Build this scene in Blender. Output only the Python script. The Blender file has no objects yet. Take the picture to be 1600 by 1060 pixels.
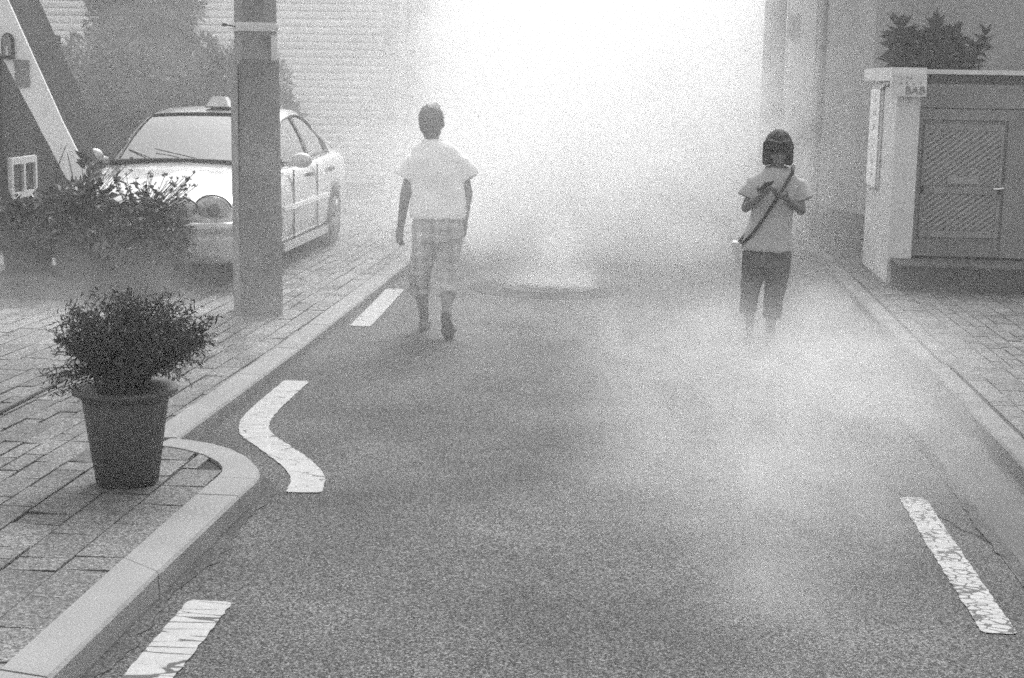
import bpy, bmesh, math, random
import numpy as np
from mathutils import Vector, Matrix, noise as mnoise
rnd = random.Random(7)
nr = np.random.RandomState(7)
sc = bpy.context.scene
R = math.radians

# ------------------------------------------------------------------ camera
YAW, PITCH, ROLL, CAMH = R(4.9126), R(9.7783), R(1.0), 1.9
def make_camera():
    F = Vector((-math.sin(YAW) * math.cos(PITCH), math.cos(YAW) * math.cos(PITCH), -math.sin(PITCH)))
    R0 = Vector((math.cos(YAW), math.sin(YAW), 0)); U0 = R0.cross(F)
    c, s = math.cos(ROLL), math.sin(ROLL)
    Rv = c * R0 + s * U0; Uv = -s * R0 + c * U0
    m = Matrix((Rv, Uv, -F)).transposed().to_4x4(); m.translation = (0, 0, CAMH)
    cam = bpy.data.cameras.new('camera'); o = bpy.data.objects.new('camera', cam)
    sc.collection.objects.link(o); o.matrix_world = m
    cam.sensor_width = 36; cam.lens = 36 * 2350 / 1600; cam.clip_start = .05; cam.clip_end = 500
    sc.camera = o
make_camera()

# ------------------------------------------------------------------ light, sky, exposure
SUN_EL, SUN_ROT, SKYK = R(52), R(4), 1.9
w = bpy.data.worlds.new('World'); sc.world = w; w.use_nodes = True
nt = w.node_tree; nt.nodes.clear()
sky = nt.nodes.new('ShaderNodeTexSky'); sky.sky_type = 'NISHITA'; sky.sun_disc = False
sky.sun_elevation = SUN_EL; sky.sun_rotation = SUN_ROT; sky.dust_density = 4
bw = nt.nodes.new('ShaderNodeRGBToBW'); bg = nt.nodes.new('ShaderNodeBackground'); out = nt.nodes.new('ShaderNodeOutputWorld')
bg.inputs['Strength'].default_value = .15
pw = nt.nodes.new('ShaderNodeMath'); pw.operation = 'POWER'; pw.inputs[1].default_value = .55      # milky overcast: evens the clear-sky gradient
ml = nt.nodes.new('ShaderNodeMath'); ml.operation = 'MULTIPLY'; ml.inputs[1].default_value = SKYK
nt.links.new(sky.outputs[0], bw.inputs[0]); nt.links.new(bw.outputs[0], pw.inputs[0]); nt.links.new(pw.outputs[0], ml.inputs[0]); nt.links.new(ml.outputs[0], bg.inputs['Color']); nt.links.new(bg.outputs[0], out.inputs['Surface'])
ld = bpy.data.lights.new('sun', 'SUN'); ld.energy = 1.5; ld.angle = R(24); ld.color = (1, 1, 1)
lo = bpy.data.objects.new('sun', ld); sc.collection.objects.link(lo)
sd = Vector((math.sin(SUN_ROT) * math.cos(SUN_EL), math.cos(SUN_ROT) * math.cos(SUN_EL), math.sin(SUN_EL)))
lo.rotation_euler = sd.to_track_quat('Z', 'Y').to_euler()
sc.view_settings.view_transform = 'Standard'; sc.view_settings.look = 'None'
sc.view_settings.exposure = 1.02; sc.view_settings.gamma = 1
cy = sc.cycles
cy.use_denoising = False            # black and white film: the sampling grain stays in the picture
cy.use_adaptive_sampling = True; cy.adaptive_threshold = .06; cy.adaptive_min_samples = 24; cy.filter_width = 1.7
cy.max_bounces = 8; cy.diffuse_bounces = 3; cy.glossy_bounces = 3; cy.transmission_bounces = 4
cy.volume_bounces = 6; cy.transparent_max_bounces = 8
cy.volume_step_rate = 1.0; cy.volume_max_steps = 96
cy.sample_clamp_indirect = 6

# ------------------------------------------------------------------ helpers
COL = sc.collection
def gz(Y): return 0.

class MB:
    def __init__(s): s.v = []; s.f = []
    def add(s, vs, fs):
        b = len(s.v); s.v += [tuple(map(float, p)) for p in vs]; s.f += [tuple(b + i for i in q) for q in fs]; return s
    def box(s, x0, x1, y0, y1, z0, z1, rot=None, at=(0, 0, 0)):
        vs = [(x, y, z) for z in (z0, z1) for y in (y0, y1) for x in (x0, x1)]
        if rot is not None: vs = [tuple(rot @ Vector(p) + Vector(at)) for p in vs]
        return s.add(vs, [(0, 2, 3, 1), (4, 5, 7, 6), (0, 1, 5, 4), (2, 6, 7, 3), (0, 4, 6, 2), (1, 3, 7, 5)])
    def rings(s, rings, cap=True, closed=True):
        n = len(rings[0]); vs = [p for r in rings for p in r]; fs = []
        for i in range(len(rings) - 1):
            for j in range(n if closed else n - 1):
                k = (j + 1) % n
                fs.append((i * n + j, i * n + k, (i + 1) * n + k, (i + 1) * n + j))
        if cap and closed:
            fs.append(tuple(range(n - 1, -1, -1))); fs.append(tuple((len(rings) - 1) * n + j for j in range(n)))
        return s.add(vs, fs)
    def tube(s, pts, rad, n=10, cap=True):
        pts = [Vector(p) for p in pts]
        if not hasattr(rad, '__len__'): rad = [rad] * len(pts)
        t0 = (pts[1] - pts[0]).normalized(); up = Vector((0, 0, 1)) if abs(t0.z) < .9 else Vector((0, 1, 0))
        a = t0.cross(up).normalized(); rs = []
        for i, p in enumerate(pts):
            t = (pts[min(i + 1, len(pts) - 1)] - pts[max(i - 1, 0)]).normalized()
            a = (a - t * a.dot(t)).normalized(); b = t.cross(a)
            rs.append([tuple(p + (a * math.cos(2 * math.pi * j / n) + b * math.sin(2 * math.pi * j / n)) * rad[i]) for j in range(n)])
        return s.rings(rs, cap)
    def lathe(s, prof, n=28, c=(0, 0, 0), axis='z'):
        rs = []
        for r, z in prof:
            ring = []
            for j in range(n):
                a = 2 * math.pi * j / n; p = (r * math.cos(a), r * math.sin(a), z)
                if axis == 'x': p = (p[2], p[0], p[1])
                if axis == 'y': p = (p[0], p[2], p[1])
                ring.append((p[0] + c[0], p[1] + c[1], p[2] + c[2]))
            rs.append(ring)
        return s.rings(rs, True)
    def ell(s, c, r, n=16, m=10, rot=None):
        rs = []
        for i in range(m + 1):
            th = math.pi * i / m; z = -math.cos(th); q = max(math.sin(th), .02)
            ring = []
            for j in range(n):
                p = Vector((r[0] * q * math.cos(2 * math.pi * j / n), r[1] * q * math.sin(2 * math.pi * j / n), r[2] * z))
                if rot is not None: p = rot @ p
                ring.append(tuple(p + Vector(c)))
            rs.append(ring)
        return s.rings(rs, True)
    def caps(s, a, b, ra, rb, n=12):         # tapered limb piece with round ends
        a = Vector(a); b = Vector(b); d = (b - a); L = d.length; d = d / L; pts = []; rr = []
        for k in (-1, -.85, -.5, 0): pts.append(a + d * ra * k); rr.append(ra * math.sqrt(max(1 - k * k, .003)))
        for k in (0, .5, .85, 1): pts.append(b + d * rb * k); rr.append(rb * math.sqrt(max(1 - k * k, .003)))
        return s.tube(pts, rr, n)
    def chain(s, pts, rr, n=12):
        for i in range(len(pts) - 1): s.caps(pts[i], pts[i + 1], rr[i], rr[i + 1], n)
        return s
    def prism(s, poly, y0, y1):              # polygon in x,z extruded along y
        n = len(poly)
        return s.add([(x, y0, z) for x, z in poly] + [(x, y1, z) for x, z in poly],
                     [tuple(range(n)), tuple(range(2 * n - 1, n - 1, -1))] + [(i, n + i, n + (i + 1) % n, (i + 1) % n) for i in range(n)])
    def build(s, name, m, parent=None, smooth=False, loc=(0, 0, 0), rot=(0, 0, 0), fix=True):
        me = bpy.data.meshes.new(name); me.from_pydata(s.v, [], s.f); me.update()
        if fix:
            bm = bmesh.new(); bm.from_mesh(me); bmesh.ops.recalc_face_normals(bm, faces=bm.faces); bm.to_mesh(me); bm.free()
        return link(name, me, m, parent, smooth, loc, rot)

def link(name, me, m, parent=None, smooth=False, loc=(0, 0, 0), rot=(0, 0, 0)):
    if smooth:
        me.polygons.foreach_set('use_smooth', [True] * len(me.polygons))
    if m is not None:
        me.materials.clear(); me.materials.append(m)
    o = bpy.data.objects.new(name, me); COL.objects.link(o)
    if parent is not None: o.parent = parent
    o.location = loc; o.rotation_euler = rot
    return o

def evaluated(o, name=None):
    dg = bpy.context.evaluated_depsgraph_get(); dg.update()
    me = bpy.data.meshes.new_from_object(o.evaluated_get(dg), depsgraph=dg)
    me.name = name or o.name
    bpy.data.objects.remove(o); return me

def remeshed(mb, name, voxel, smooth_it=6, wrinkle=0, wscale=8, wstretch=(1, 1, 1)):
    o = mb.build(name, None)
    md = o.modifiers.new('r', 'REMESH'); md.mode = 'VOXEL'; md.voxel_size = voxel
    if smooth_it:
        ms = o.modifiers.new('s', 'SMOOTH'); ms.factor = .5; ms.iterations = smooth_it
    me = evaluated(o, name)
    if wrinkle:
        me.update(); n = len(me.vertices); co = np.empty(n * 3); me.vertices.foreach_get('co', co); no = np.empty(n * 3)
        me.vertices.foreach_get('normal', no); co = co.reshape(-1, 3); no = no.reshape(-1, 3)
        for i in range(n):
            p = Vector((co[i, 0] * wstretch[0], co[i, 1] * wstretch[1], co[i, 2] * wstretch[2])) * wscale
            d = mnoise.fractal(p, 1, 2, 2)
            co[i] += no[i] * wrinkle * d
        me.vertices.foreach_set('co', co.ravel()); me.update()
    return me

def tag(o, label, cat, group=None):
    o['label'] = label; o['category'] = cat
    if group: o['group'] = group
    return o
def thing(name, label, cat, loc=(0, 0, 0), rotz=0, group=None):
    o = bpy.data.objects.new(name, None); COL.objects.link(o); o.location = loc; o.rotation_euler = (0, 0, rotz)
    return tag(o, label, cat, group)
def struct(o): o['kind'] = 'structure'; return o

# ------------------------------------------------------------------ materials (all grey: a black and white photograph)
def nd(t, typ, **kw):
    n = t.nodes.new(typ)
    for k, v in kw.items(): setattr(n, k, v)
    return n
def mat(name, v, rough=.65, var=.18, scale=6., detail=4., fine=0., fscale=120., bump=0., bscale=40., spec=.4, stretch=(1, 1, 1), metal=0., attr=False, ior=None, coat=0):
    m = bpy.data.materials.new(name); m.use_nodes = True; t = m.node_tree; b = t.nodes['Principled BSDF']
    b.inputs['Roughness'].default_value = rough; b.inputs['Specular IOR Level'].default_value = spec; b.inputs['Metallic'].default_value = metal
    if ior: b.inputs['IOR'].default_value = ior
    if coat: b.inputs['Coat Weight'].default_value = coat; b.inputs['Coat Roughness'].default_value = .06
    tc = nd(t, 'ShaderNodeTexCoord'); mp = nd(t, 'ShaderNodeMapping'); mp.inputs['Scale'].default_value = stretch
    t.links.new(tc.outputs['Object'], mp.inputs[0])
    n1 = nd(t, 'ShaderNodeTexNoise'); n1.inputs['Scale'].default_value = scale; n1.inputs['Detail'].default_value = detail
    t.links.new(mp.outputs[0], n1.inputs['Vector'])
    mr = nd(t, 'ShaderNodeMapRange'); mr.inputs[1].default_value = .3; mr.inputs[2].default_value = .7
    mr.inputs[3].default_value = v * (1 - var); mr.inputs[4].default_value = v * (1 + var)
    t.links.new(n1.outputs[0], mr.inputs[0]); last = mr.outputs[0]
    if fine:
        n2 = nd(t, 'ShaderNodeTexNoise'); n2.inputs['Scale'].default_value = fscale; n2.inputs['Detail'].default_value = 2
        t.links.new(mp.outputs[0], n2.inputs['Vector'])
        m2 = nd(t, 'ShaderNodeMapRange'); m2.inputs[1].default_value = .35; m2.inputs[2].default_value = .65; m2.inputs[3].default_value = 1 - fine; m2.inputs[4].default_value = 1 + fine
        t.links.new(n2.outputs[0], m2.inputs[0])
        mu = nd(t, 'ShaderNodeMath', operation='MULTIPLY'); t.links.new(last, mu.inputs[0]); t.links.new(m2.outputs[0], mu.inputs[1]); last = mu.outputs[0]
    if attr:
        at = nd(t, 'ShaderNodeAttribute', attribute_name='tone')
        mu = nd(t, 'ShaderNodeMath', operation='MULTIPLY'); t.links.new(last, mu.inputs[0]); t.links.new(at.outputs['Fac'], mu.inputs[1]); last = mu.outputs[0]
    t.links.new(last, b.inputs['Base Color'])
    if bump:
        n3 = nd(t, 'ShaderNodeTexNoise'); n3.inputs['Scale'].default_value = bscale; n3.inputs['Detail'].default_value = 3
        t.links.new(mp.outputs[0], n3.inputs['Vector'])
        bp = nd(t, 'ShaderNodeBump'); bp.inputs['Strength'].default_value = bump; bp.inputs['Distance'].default_value = .02
        t.links.new(n3.outputs[0], bp.inputs['Height']); t.links.new(bp.outputs[0], b.inputs['Normal'])
    return m

M = {}
M['asphalt'] = mat('asphalt', .086, .85, .30, 1.1, 6, fine=.55, fscale=110, bump=.5, bscale=150, spec=.3)
def stones(m, scale, lo, hi):
    t = m.node_tree; b = t.nodes['Principled BSDF']; src = b.inputs['Base Color'].links[0].from_socket; tc = nd(t, 'ShaderNodeTexCoord')
    vo = nd(t, 'ShaderNodeTexVoronoi'); vo.inputs['Scale'].default_value = scale; t.links.new(tc.outputs['Object'], vo.inputs['Vector'])
    sp = nd(t, 'ShaderNodeSeparateColor'); t.links.new(vo.outputs['Color'], sp.inputs[0])
    po = nd(t, 'ShaderNodeMath', operation='POWER'); po.inputs[1].default_value = 1.6; t.links.new(sp.outputs[0], po.inputs[0])
    r = nd(t, 'ShaderNodeMapRange'); r.inputs[3].default_value = lo; r.inputs[4].default_value = hi; t.links.new(po.outputs[0], r.inputs[0])
    u = nd(t, 'ShaderNodeMath', operation='MULTIPLY'); t.links.new(src, u.inputs[0]); t.links.new(r.outputs[0], u.inputs[1]); t.links.new(u.outputs[0], b.inputs['Base Color'])
stones(M['asphalt'], 150, .3, 2.5)
M['gutter'] = mat('gutter_concrete', .095, .85, .22, 2.2, 6, fine=.2, fscale=120, bump=.3, bscale=90)
M['ground'] = mat('ground', .12, .9, .2, .5)
M['kerb'] = mat('kerb_stone', .25, .8, .12, 3, 6, fine=.22, fscale=150, bump=.25, bscale=120)
M['kerb_old'] = mat('old_kerb_stone', .15, .85, .25, 3, 6, fine=.25, fscale=120, bump=.3, bscale=100)
M['damp_shade'] = mat('damp_dirt_shade', .055, .85, .35, 5, 5, fine=.3); stones(M['damp_shade'], 150, .3, 2.2)
M['paver'] = mat('paver', .14, .85, .16, 3, 6, fine=.42, fscale=140, bump=.35, bscale=120, attr=True)
stones(M['paver'], 120, .5, 1.9)
M['bed'] = mat('joint_sand', .035, .95, .2, 8)
M['white_wall'] = mat('white_render', .84, .8, .06, 2, 5, bump=.1, bscale=60)
M['dark_wall'] = mat('dark_render', .07, .85, .25, 2.5, 6, bump=.2, bscale=40)
M['roof_dark'] = mat('dark_slope', .04, .9, .3, 3, 5, bump=.2, bscale=50)
M['mid_wall'] = mat('grey_render', .30, .85, .12, 1.2, 6, bump=.15, bscale=50)
M['far_wall'] = mat('pale_render', .5, .85, .1, 1, 5)
M['pillar'] = mat('pillar_render', .62, .8, .08, 2.5, 5, bump=.1, bscale=80)
M['shutter'] = mat('shutter_metal', .8, .45, .06, 2, 4, stretch=(.3, 1, 4))
M['concrete'] = mat('pole_concrete', .3, .85, .2, 4, 6, bump=.25, bscale=60)
M['wrap'] = mat('pole_wrap', .21, .8, .22, 4, 5, fine=.3, fscale=70, bump=.6, bscale=90)
M['paper'] = mat('paper', .6, .8, .12, 9, 5)
M['paper_dark'] = mat('old_paper', .22, .8, .35, 11, 5)
M['plastic_dark'] = mat('dark_plastic', .065, .55, .2, 6, 4, bump=.05, bscale=30)
M['soil'] = mat('soil', .04, .95, .3, 40)
M['leaf_dark'] = mat('leaf_dark', .065, .6, .5, 12, 3, spec=.4)
M['leaf_mid'] = mat('leaf_mid', .115, .5, .5, 9, 3, spec=.5)
M['leaf_tree'] = mat('leaf_tree', .14, .55, .55, 3, 4, spec=.4)
M['flower'] = mat('petal', .6, .7, .1, 10)
M['stem'] = mat('stem', .05, .8, .3, 20)
M['bark'] = mat('bark', .08, .9, .3, 10, stretch=(1, 1, .2))
M['metal_dark'] = mat('dark_metal', .05, .45, .2, 5, spec=.5)
M['metal_mid'] = mat('grey_metal', .22, .4, .12, 5, spec=.5)
M['chrome'] = mat('chrome', .7, .18, .03, 5, metal=1)
M['car'] = mat('car_paint', .50, .3, .02, 2, coat=.9, metal=.25)
M['car_trim'] = mat('car_trim', .05, .5, .1, 6)
M['car_glass'] = mat('car_glass', .03, .03, .05, 3, spec=1, ior=2.0)
M['lamp_glass'] = mat('lamp_glass', .42, .2, .2, 22, 3, spec=.6, coat=.4)
M['lamp_core'] = mat('lamp_core', .17, .15, .2, 20, spec=.8)
M['tyre'] = mat('tyre', .03, .85, .2, 12)
M['rim'] = mat('rim', .24, .3, .08, 8, metal=.6)
M['skin'] = mat('skin', .16, .55, .08, 14, bump=.06, bscale=120)
M['hair'] = mat('hair', .016, .75, .35, 40, 3, stretch=(1, 1, .12), bump=.4, bscale=60)
M['hair_grey'] = mat('grey_hair', .06, .5, .4, 40, 3, stretch=(1, 1, .15), bump=.4, bscale=60)
M['shirt_white'] = mat('white_cotton', .82, .85, .04, 5, bump=.12, bscale=26)
M['shirt_grey'] = mat('grey_cotton', .40, .85, .08, 5, bump=.15, bscale=26)
M['shorts'] = mat('dark_shorts', .10, .85, .15, 8, bump=.15, bscale=30)
M['sole'] = mat('shoe_sole', .05, .8, .2, 20)
M['strap'] = mat('bag_strap', .03, .7, .1, 10)
M['phone'] = mat('phone_case', .02, .3, .05, 10)
M['glass_dark'] = mat('window_glass', .05, .08, .1, 3, spec=.7)
M['gate'] = mat('gate_panel', .2, .55, .15, 4, 5)
M['iron'] = mat('cast_iron', .03, .6, .3, 20, bump=.4, bscale=80)

def paint_mat(name, v, crack, sx, sy, amount):
    m = mat(name, v, .75, .07, 6, 5, fine=.12, fscale=120); t = m.node_tree; b = t.nodes['Principled BSDF']
    src = b.inputs['Base Color'].links[0].from_socket
    tc = nd(t, 'ShaderNodeTexCoord'); mp = nd(t, 'ShaderNodeMapping'); mp.inputs['Scale'].default_value = (sx, sy, 1)
    t.links.new(tc.outputs['Object'], mp.inputs[0])
    nz = nd(t, 'ShaderNodeTexNoise'); nz.inputs['Scale'].default_value = 1.2; nz.inputs['Detail'].default_value = 4; t.links.new(mp.outputs[0], nz.inputs['Vector'])
    ad = nd(t, 'ShaderNodeMixRGB', blend_type='ADD'); ad.inputs[0].default_value = .35; t.links.new(mp.outputs[0], ad.inputs[1]); t.links.new(nz.outputs[1], ad.inputs[2])
    vo = nd(t, 'ShaderNodeTexVoronoi', feature='DISTANCE_TO_EDGE'); vo.inputs['Scale'].default_value = 1; t.links.new(ad.outputs[0], vo.inputs['Vector'])
    n2 = nd(t, 'ShaderNodeTexNoise'); n2.inputs['Scale'].default_value = 7; n2.inputs['Detail'].default_value = 3; t.links.new(tc.outputs['Object'], n2.inputs['Vector'])
    th = nd(t, 'ShaderNodeMapRange'); th.inputs[1].default_value = .35; th.inputs[2].default_value = .7; th.inputs[3].default_value = crack * (1 - amount); th.inputs[4].default_value = crack * (1 + amount)
    t.links.new(n2.outputs[0], th.inputs[0])
    lt = nd(t, 'ShaderNodeMath', operation='GREATER_THAN'); t.links.new(vo.outputs['Distance'], lt.inputs[0]); t.links.new(th.outputs[0], lt.inputs[1])
    mx = nd(t, 'ShaderNodeMixRGB'); mx.inputs[1].default_value = (.07, .07, .07, 1); t.links.new(lt.outputs[0], mx.inputs[0]); t.links.new(src, mx.inputs[2])
    t.links.new(mx.outputs[0], b.inputs['Base Color'])
    return m
M['paint'] = paint_mat('road_paint', .37, .012, 5, 11, 1.6)
M['paint_worn'] = paint_mat('worn_road_paint', .37, .075, 17, 27, .8)
M['paint_cracked'] = paint_mat('cracked_road_paint', .37, .030, 2.6, 15, 1.5)
def plaid_mat():
    m = mat('plaid_cotton', .42, .85, .12, 9, bump=.15, bscale=28); t = m.node_tree; b = t.nodes['Principled BSDF']
    src = b.inputs['Base Color'].links[0].from_socket
    tc = nd(t, 'ShaderNodeTexCoord'); sp = nd(t, 'ShaderNodeSeparateXYZ'); t.links.new(tc.outputs['Object'], sp.inputs[0]); cur = src
    for ax, fr in ((0, 95.), (2, 85.), (0, 41.)):
        s = nd(t, 'ShaderNodeMath', operation='MULTIPLY'); s.inputs[1].default_value = fr; t.links.new(sp.outputs[ax], s.inputs[0])
        c = nd(t, 'ShaderNodeMath', operation='SINE'); t.links.new(s.outputs[0], c.inputs[0])
        r = nd(t, 'ShaderNodeMapRange'); r.inputs[1].default_value = -.2; r.inputs[2].default_value = .7; r.inputs[3].default_value = .89; r.inputs[4].default_value = 1.11; t.links.new(c.outputs[0], r.inputs[0])
        u = nd(t, 'ShaderNodeMath', operation='MULTIPLY'); t.links.new(cur, u.inputs[0]); t.links.new(r.outputs[0], u.inputs[1]); cur = u.outputs[0]
    t.links.new(cur, b.inputs['Base Color']); return m
M['plaid'] = plaid_mat()
def lattice_mat():
    m = mat('lattice_glass', .22, .25, .15, 5, spec=.5); t = m.node_tree; b = t.nodes['Principled BSDF']
    src = b.inputs['Base Color'].links[0].from_socket
    tc = nd(t, 'ShaderNodeTexCoord'); wv = nd(t, 'ShaderNodeTexWave', wave_type='BANDS', bands_direction='DIAGONAL'); wv.inputs['Scale'].default_value = 9; wv.inputs['Distortion'].default_value = .4
    mp = nd(t, 'ShaderNodeMapping'); mp.inputs['Scale'].default_value = (-1, 0, 1.3); t.links.new(tc.outputs['Object'], mp.inputs[0]); t.links.new(mp.outputs[0], wv.inputs['Vector'])
    r = nd(t, 'ShaderNodeMapRange'); r.inputs[1].default_value = .3; r.inputs[2].default_value = .7; r.inputs[3].default_value = .5; r.inputs[4].default_value = 1.35; t.links.new(wv.outputs[1], r.inputs[0])
    u = nd(t, 'ShaderNodeMath', operation='MULTIPLY'); t.links.new(src, u.inputs[0]); t.links.new(r.outputs[0], u.inputs[1]); t.links.new(u.outputs[0], b.inputs['Base Color']); return m
M['lattice'] = lattice_mat()

# ------------------------------------------------------------------ ground, road, kerbs, pavements
ys = [-6, 0, 3, 5] + [6 + i * .5 for i in range(15)] + [14, 18, 24, 34, 60, 140]
def sheet(name, x0, x1, off, m, yl=None):
    mb = MB(); yl = yl or ys; mb.v = []
    for y in yl: mb.v += [(x0 if not callable(x0) else x0(y), y, gz(y) + off), (x1 if not callable(x1) else x1(y), y, gz(y) + off)]
    mb.f = [(2 * i, 2 * i + 1, 2 * i + 3, 2 * i + 2) for i in range(len(yl) - 1)]
    return struct(mb.build(name, m))
sheet('ground', -60, 60, -.03, M['ground'])
sheet('road', -3.2, 1.56, 0, M['asphalt'])
sheet('gutter', 1.51, 2.3, .004, M['gutter'])
def pv(Y):                                     # pavement height over the road
    return .10 if Y < 6.6 else (.06 if Y > 10 else .10 - .04 * (Y - 6.6) / 3.4)
near_o = [(-1.75, -3.), (-1.745, 2.), (-1.74, 4.16), (-1.73, 5.16), (-1.71, 6.2), (-1.70, 6.48)]
near_i = [(-1.925, -3.), (-1.92, 2.), (-1.912, 4.2), (-1.908, 5.3), (-1.90, 6.2), (-1.89, 6.48)]
nose_o = [(-1.70, 6.485), (-1.722, 6.60), (-1.765, 6.72), (-1.85, 6.88), (-1.98, 7.04), (-2.10, 7.13), (-2.22, 7.185), (-2.33, 7.21)]
nose_i = [(-1.89, 6.485), (-1.895, 6.58), (-1.915, 6.66), (-1.965, 6.76), (-2.07, 6.89), (-2.17, 6.965), (-2.26, 7.015), (-2.36, 7.045)]
far_y = [7.215, 8, 9, 10, 11, 12, 13, 14, 15, 16, 17, 18, 20, 22, 25, 30, 40]
def far_xo(y): return -2.30 - .006 * (y - 7.2)
far_o = [(far_xo(y), y) for y in far_y]; far_i = [(far_xo(y) - .17, y) for y in far_y]
def kerb(name, segs, hf, m):
    mb = MB()
    for o_, i_ in segs:
        # resample into stones with narrow joints
        for k in range(len(o_) - 1):
            (xa, ya), (xb, yb) = o_[k], o_[k + 1]; (xc, yc), (xd, yd) = i_[k], i_[k + 1]
            L = math.hypot(xb - xa, yb - ya); nst = max(1, round(L / .95)) if L > .6 else 1
            for s_ in range(nst):
                g_ = .004 / max(L, .05) if L > .6 else 0
                t0, t1 = s_ / nst + g_, (s_ + 1) / nst - g_
                P = [(xa + (xb - xa) * t, ya + (yb - ya) * t) for t in (t0, t1)]; Q = [(xc + (xd - xc) * t, yc + (yd - yc) * t) for t in (t0, t1)]
                jz = rnd.uniform(-.002, .002) if L > .6 else 0
                sgn = 1 if P[0][0] > Q[0][0] else -1
                top = lambda p: gz(p[1]) + hf(p[1]) + jz
                bev = .012
                def inset(a, b): # move a toward b by bev
                    d = math.hypot(b[0] - a[0], b[1] - a[1]); return (a[0] + (b[0] - a[0]) * bev / d, a[1] + (b[1] - a[1]) * bev / d)
                rings = []
                for p, q in zip(P, Q):
                    pi = inset(p, q)
                    rings.append([(p[0], p[1], gz(p[1]) - .1), (p[0], p[1], top(p) - bev), (pi[0], pi[1], top(p)), (q[0], q[1], top(q)), (q[0], q[1], gz(q[1]) - .1)])
                mb.rings(rings, True)
    return struct(mb.build(name, m))
kerb('kerb_left', [(near_o, near_i), (nose_o, nose_i), (far_o, far_i)], pv, M['kerb'])
def rk(y): return 1.87 + .004 * max(y - 7, 0)
ry = [-3, 0, 2, 4, 5, 6, 7, 8, 9, 10, 11, 12, 13, 14, 15, 16, 17, 18, 20, 24, 32, 40]
kerb('kerb_right', [([(rk(y), y) for y in ry], [(rk(y) + .135, y) for y in ry])], lambda y: .10 if y < 10 else .07, M['kerb_old'])
# driveway ramp wedge of concrete between kerb and gutter
mb = MB(); rp = []
for y, wx, h in ((8.25, .04, .004), (8.32, .14, .02), (8.45, .22, .03), (8.7, .28, .04), (9.2, .27, .05), (9.8, .24, .05), (10.8, .18, .045), (11.7, .12, .03), (12.15, .05, .006)):
    rp.append([(rk(y) - wx, y, gz(y) + .004), (rk(y) - wx * .5, y, gz(y) + h * .6), (rk(y) - .002, y, gz(y) + .088 * min(1, h / .03)), (rk(y) - .002, y, gz(y) - .02), (rk(y) - wx, y, gz(y) - .02)])
mb.rings(rp); tag(mb.build('kerb_ramp', M['gutter']), 'smeared concrete ramp filling the gutter against the right kerb', 'ramp')

# pavers
def pavers(name, xlo, xhi, y0, y1, hoff):
    vs = []; fs = []; tones = []
    x = -.0; row = 0; X = xhi(y0) if callable(xhi) else xhi
    Xmax = max((xhi(y) if callable(xhi) else xhi) for y in np.linspace(y0, y1, 40)); x = Xmax
    while x > xlo:
        wd = rnd.choice([.105, .15, .15, .205]); y = y0 - rnd.uniform(0, .3)
        while y < y1:
            ln = rnd.choice([.15, .3, .3, .3, .42, .6])
            g_ = .004 if rnd.random() < .6 else .0075
            xa, xb, ya, yb = x - wd + g_, x - g_, y + g_, y + ln - g_
            ym = (ya + yb) / 2; lim = xhi(ym) if callable(xhi) else xhi
            if xb > lim: xb = lim
            if xb - xa > .02:
                dz = rnd.uniform(-.003, .003); tl = rnd.uniform(-.003, .003); b = len(vs)
                for (px, py, k) in ((xa, ya, 0), (xb, ya, 1), (xb, yb, 1), (xa, yb, 0)):
                    vs.append((px, py, gz(py) + hoff(py) - .008 + dz + (tl if k else -tl)))
                for (px, py) in ((xa, ya), (xb, ya), (xb, yb), (xa, yb)): vs.append((px, py, gz(py) + hoff(py) - .04))
                fs += [(b, b + 1, b + 2, b + 3), (b, b + 4, b + 5, b + 1), (b + 1, b + 5, b + 6, b + 2), (b + 2, b + 6, b + 7, b + 3), (b + 3, b + 7, b + 4, b)]
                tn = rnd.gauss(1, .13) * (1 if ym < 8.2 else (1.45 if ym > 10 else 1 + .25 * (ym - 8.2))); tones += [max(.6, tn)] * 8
            y += ln
        x -= wd
    me = bpy.data.meshes.new(name); me.from_pydata(vs, [], fs); me.update()
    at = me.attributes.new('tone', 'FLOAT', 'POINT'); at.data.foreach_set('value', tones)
    return struct(link(name, me, M['paver']))
def left_lim(y):
    if y < 6.485: return np.interp(y, [p[1] for p in near_i], [p[0] for p in near_i]) + .0
    if y < 7.04: return float(np.interp(y, [p[1] for p in nose_i], [p[0] for p in nose_i]))
    return far_xo(y) - .172
pavers('pavement_left', -11, left_lim, 2.5, 25.6, pv)
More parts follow.
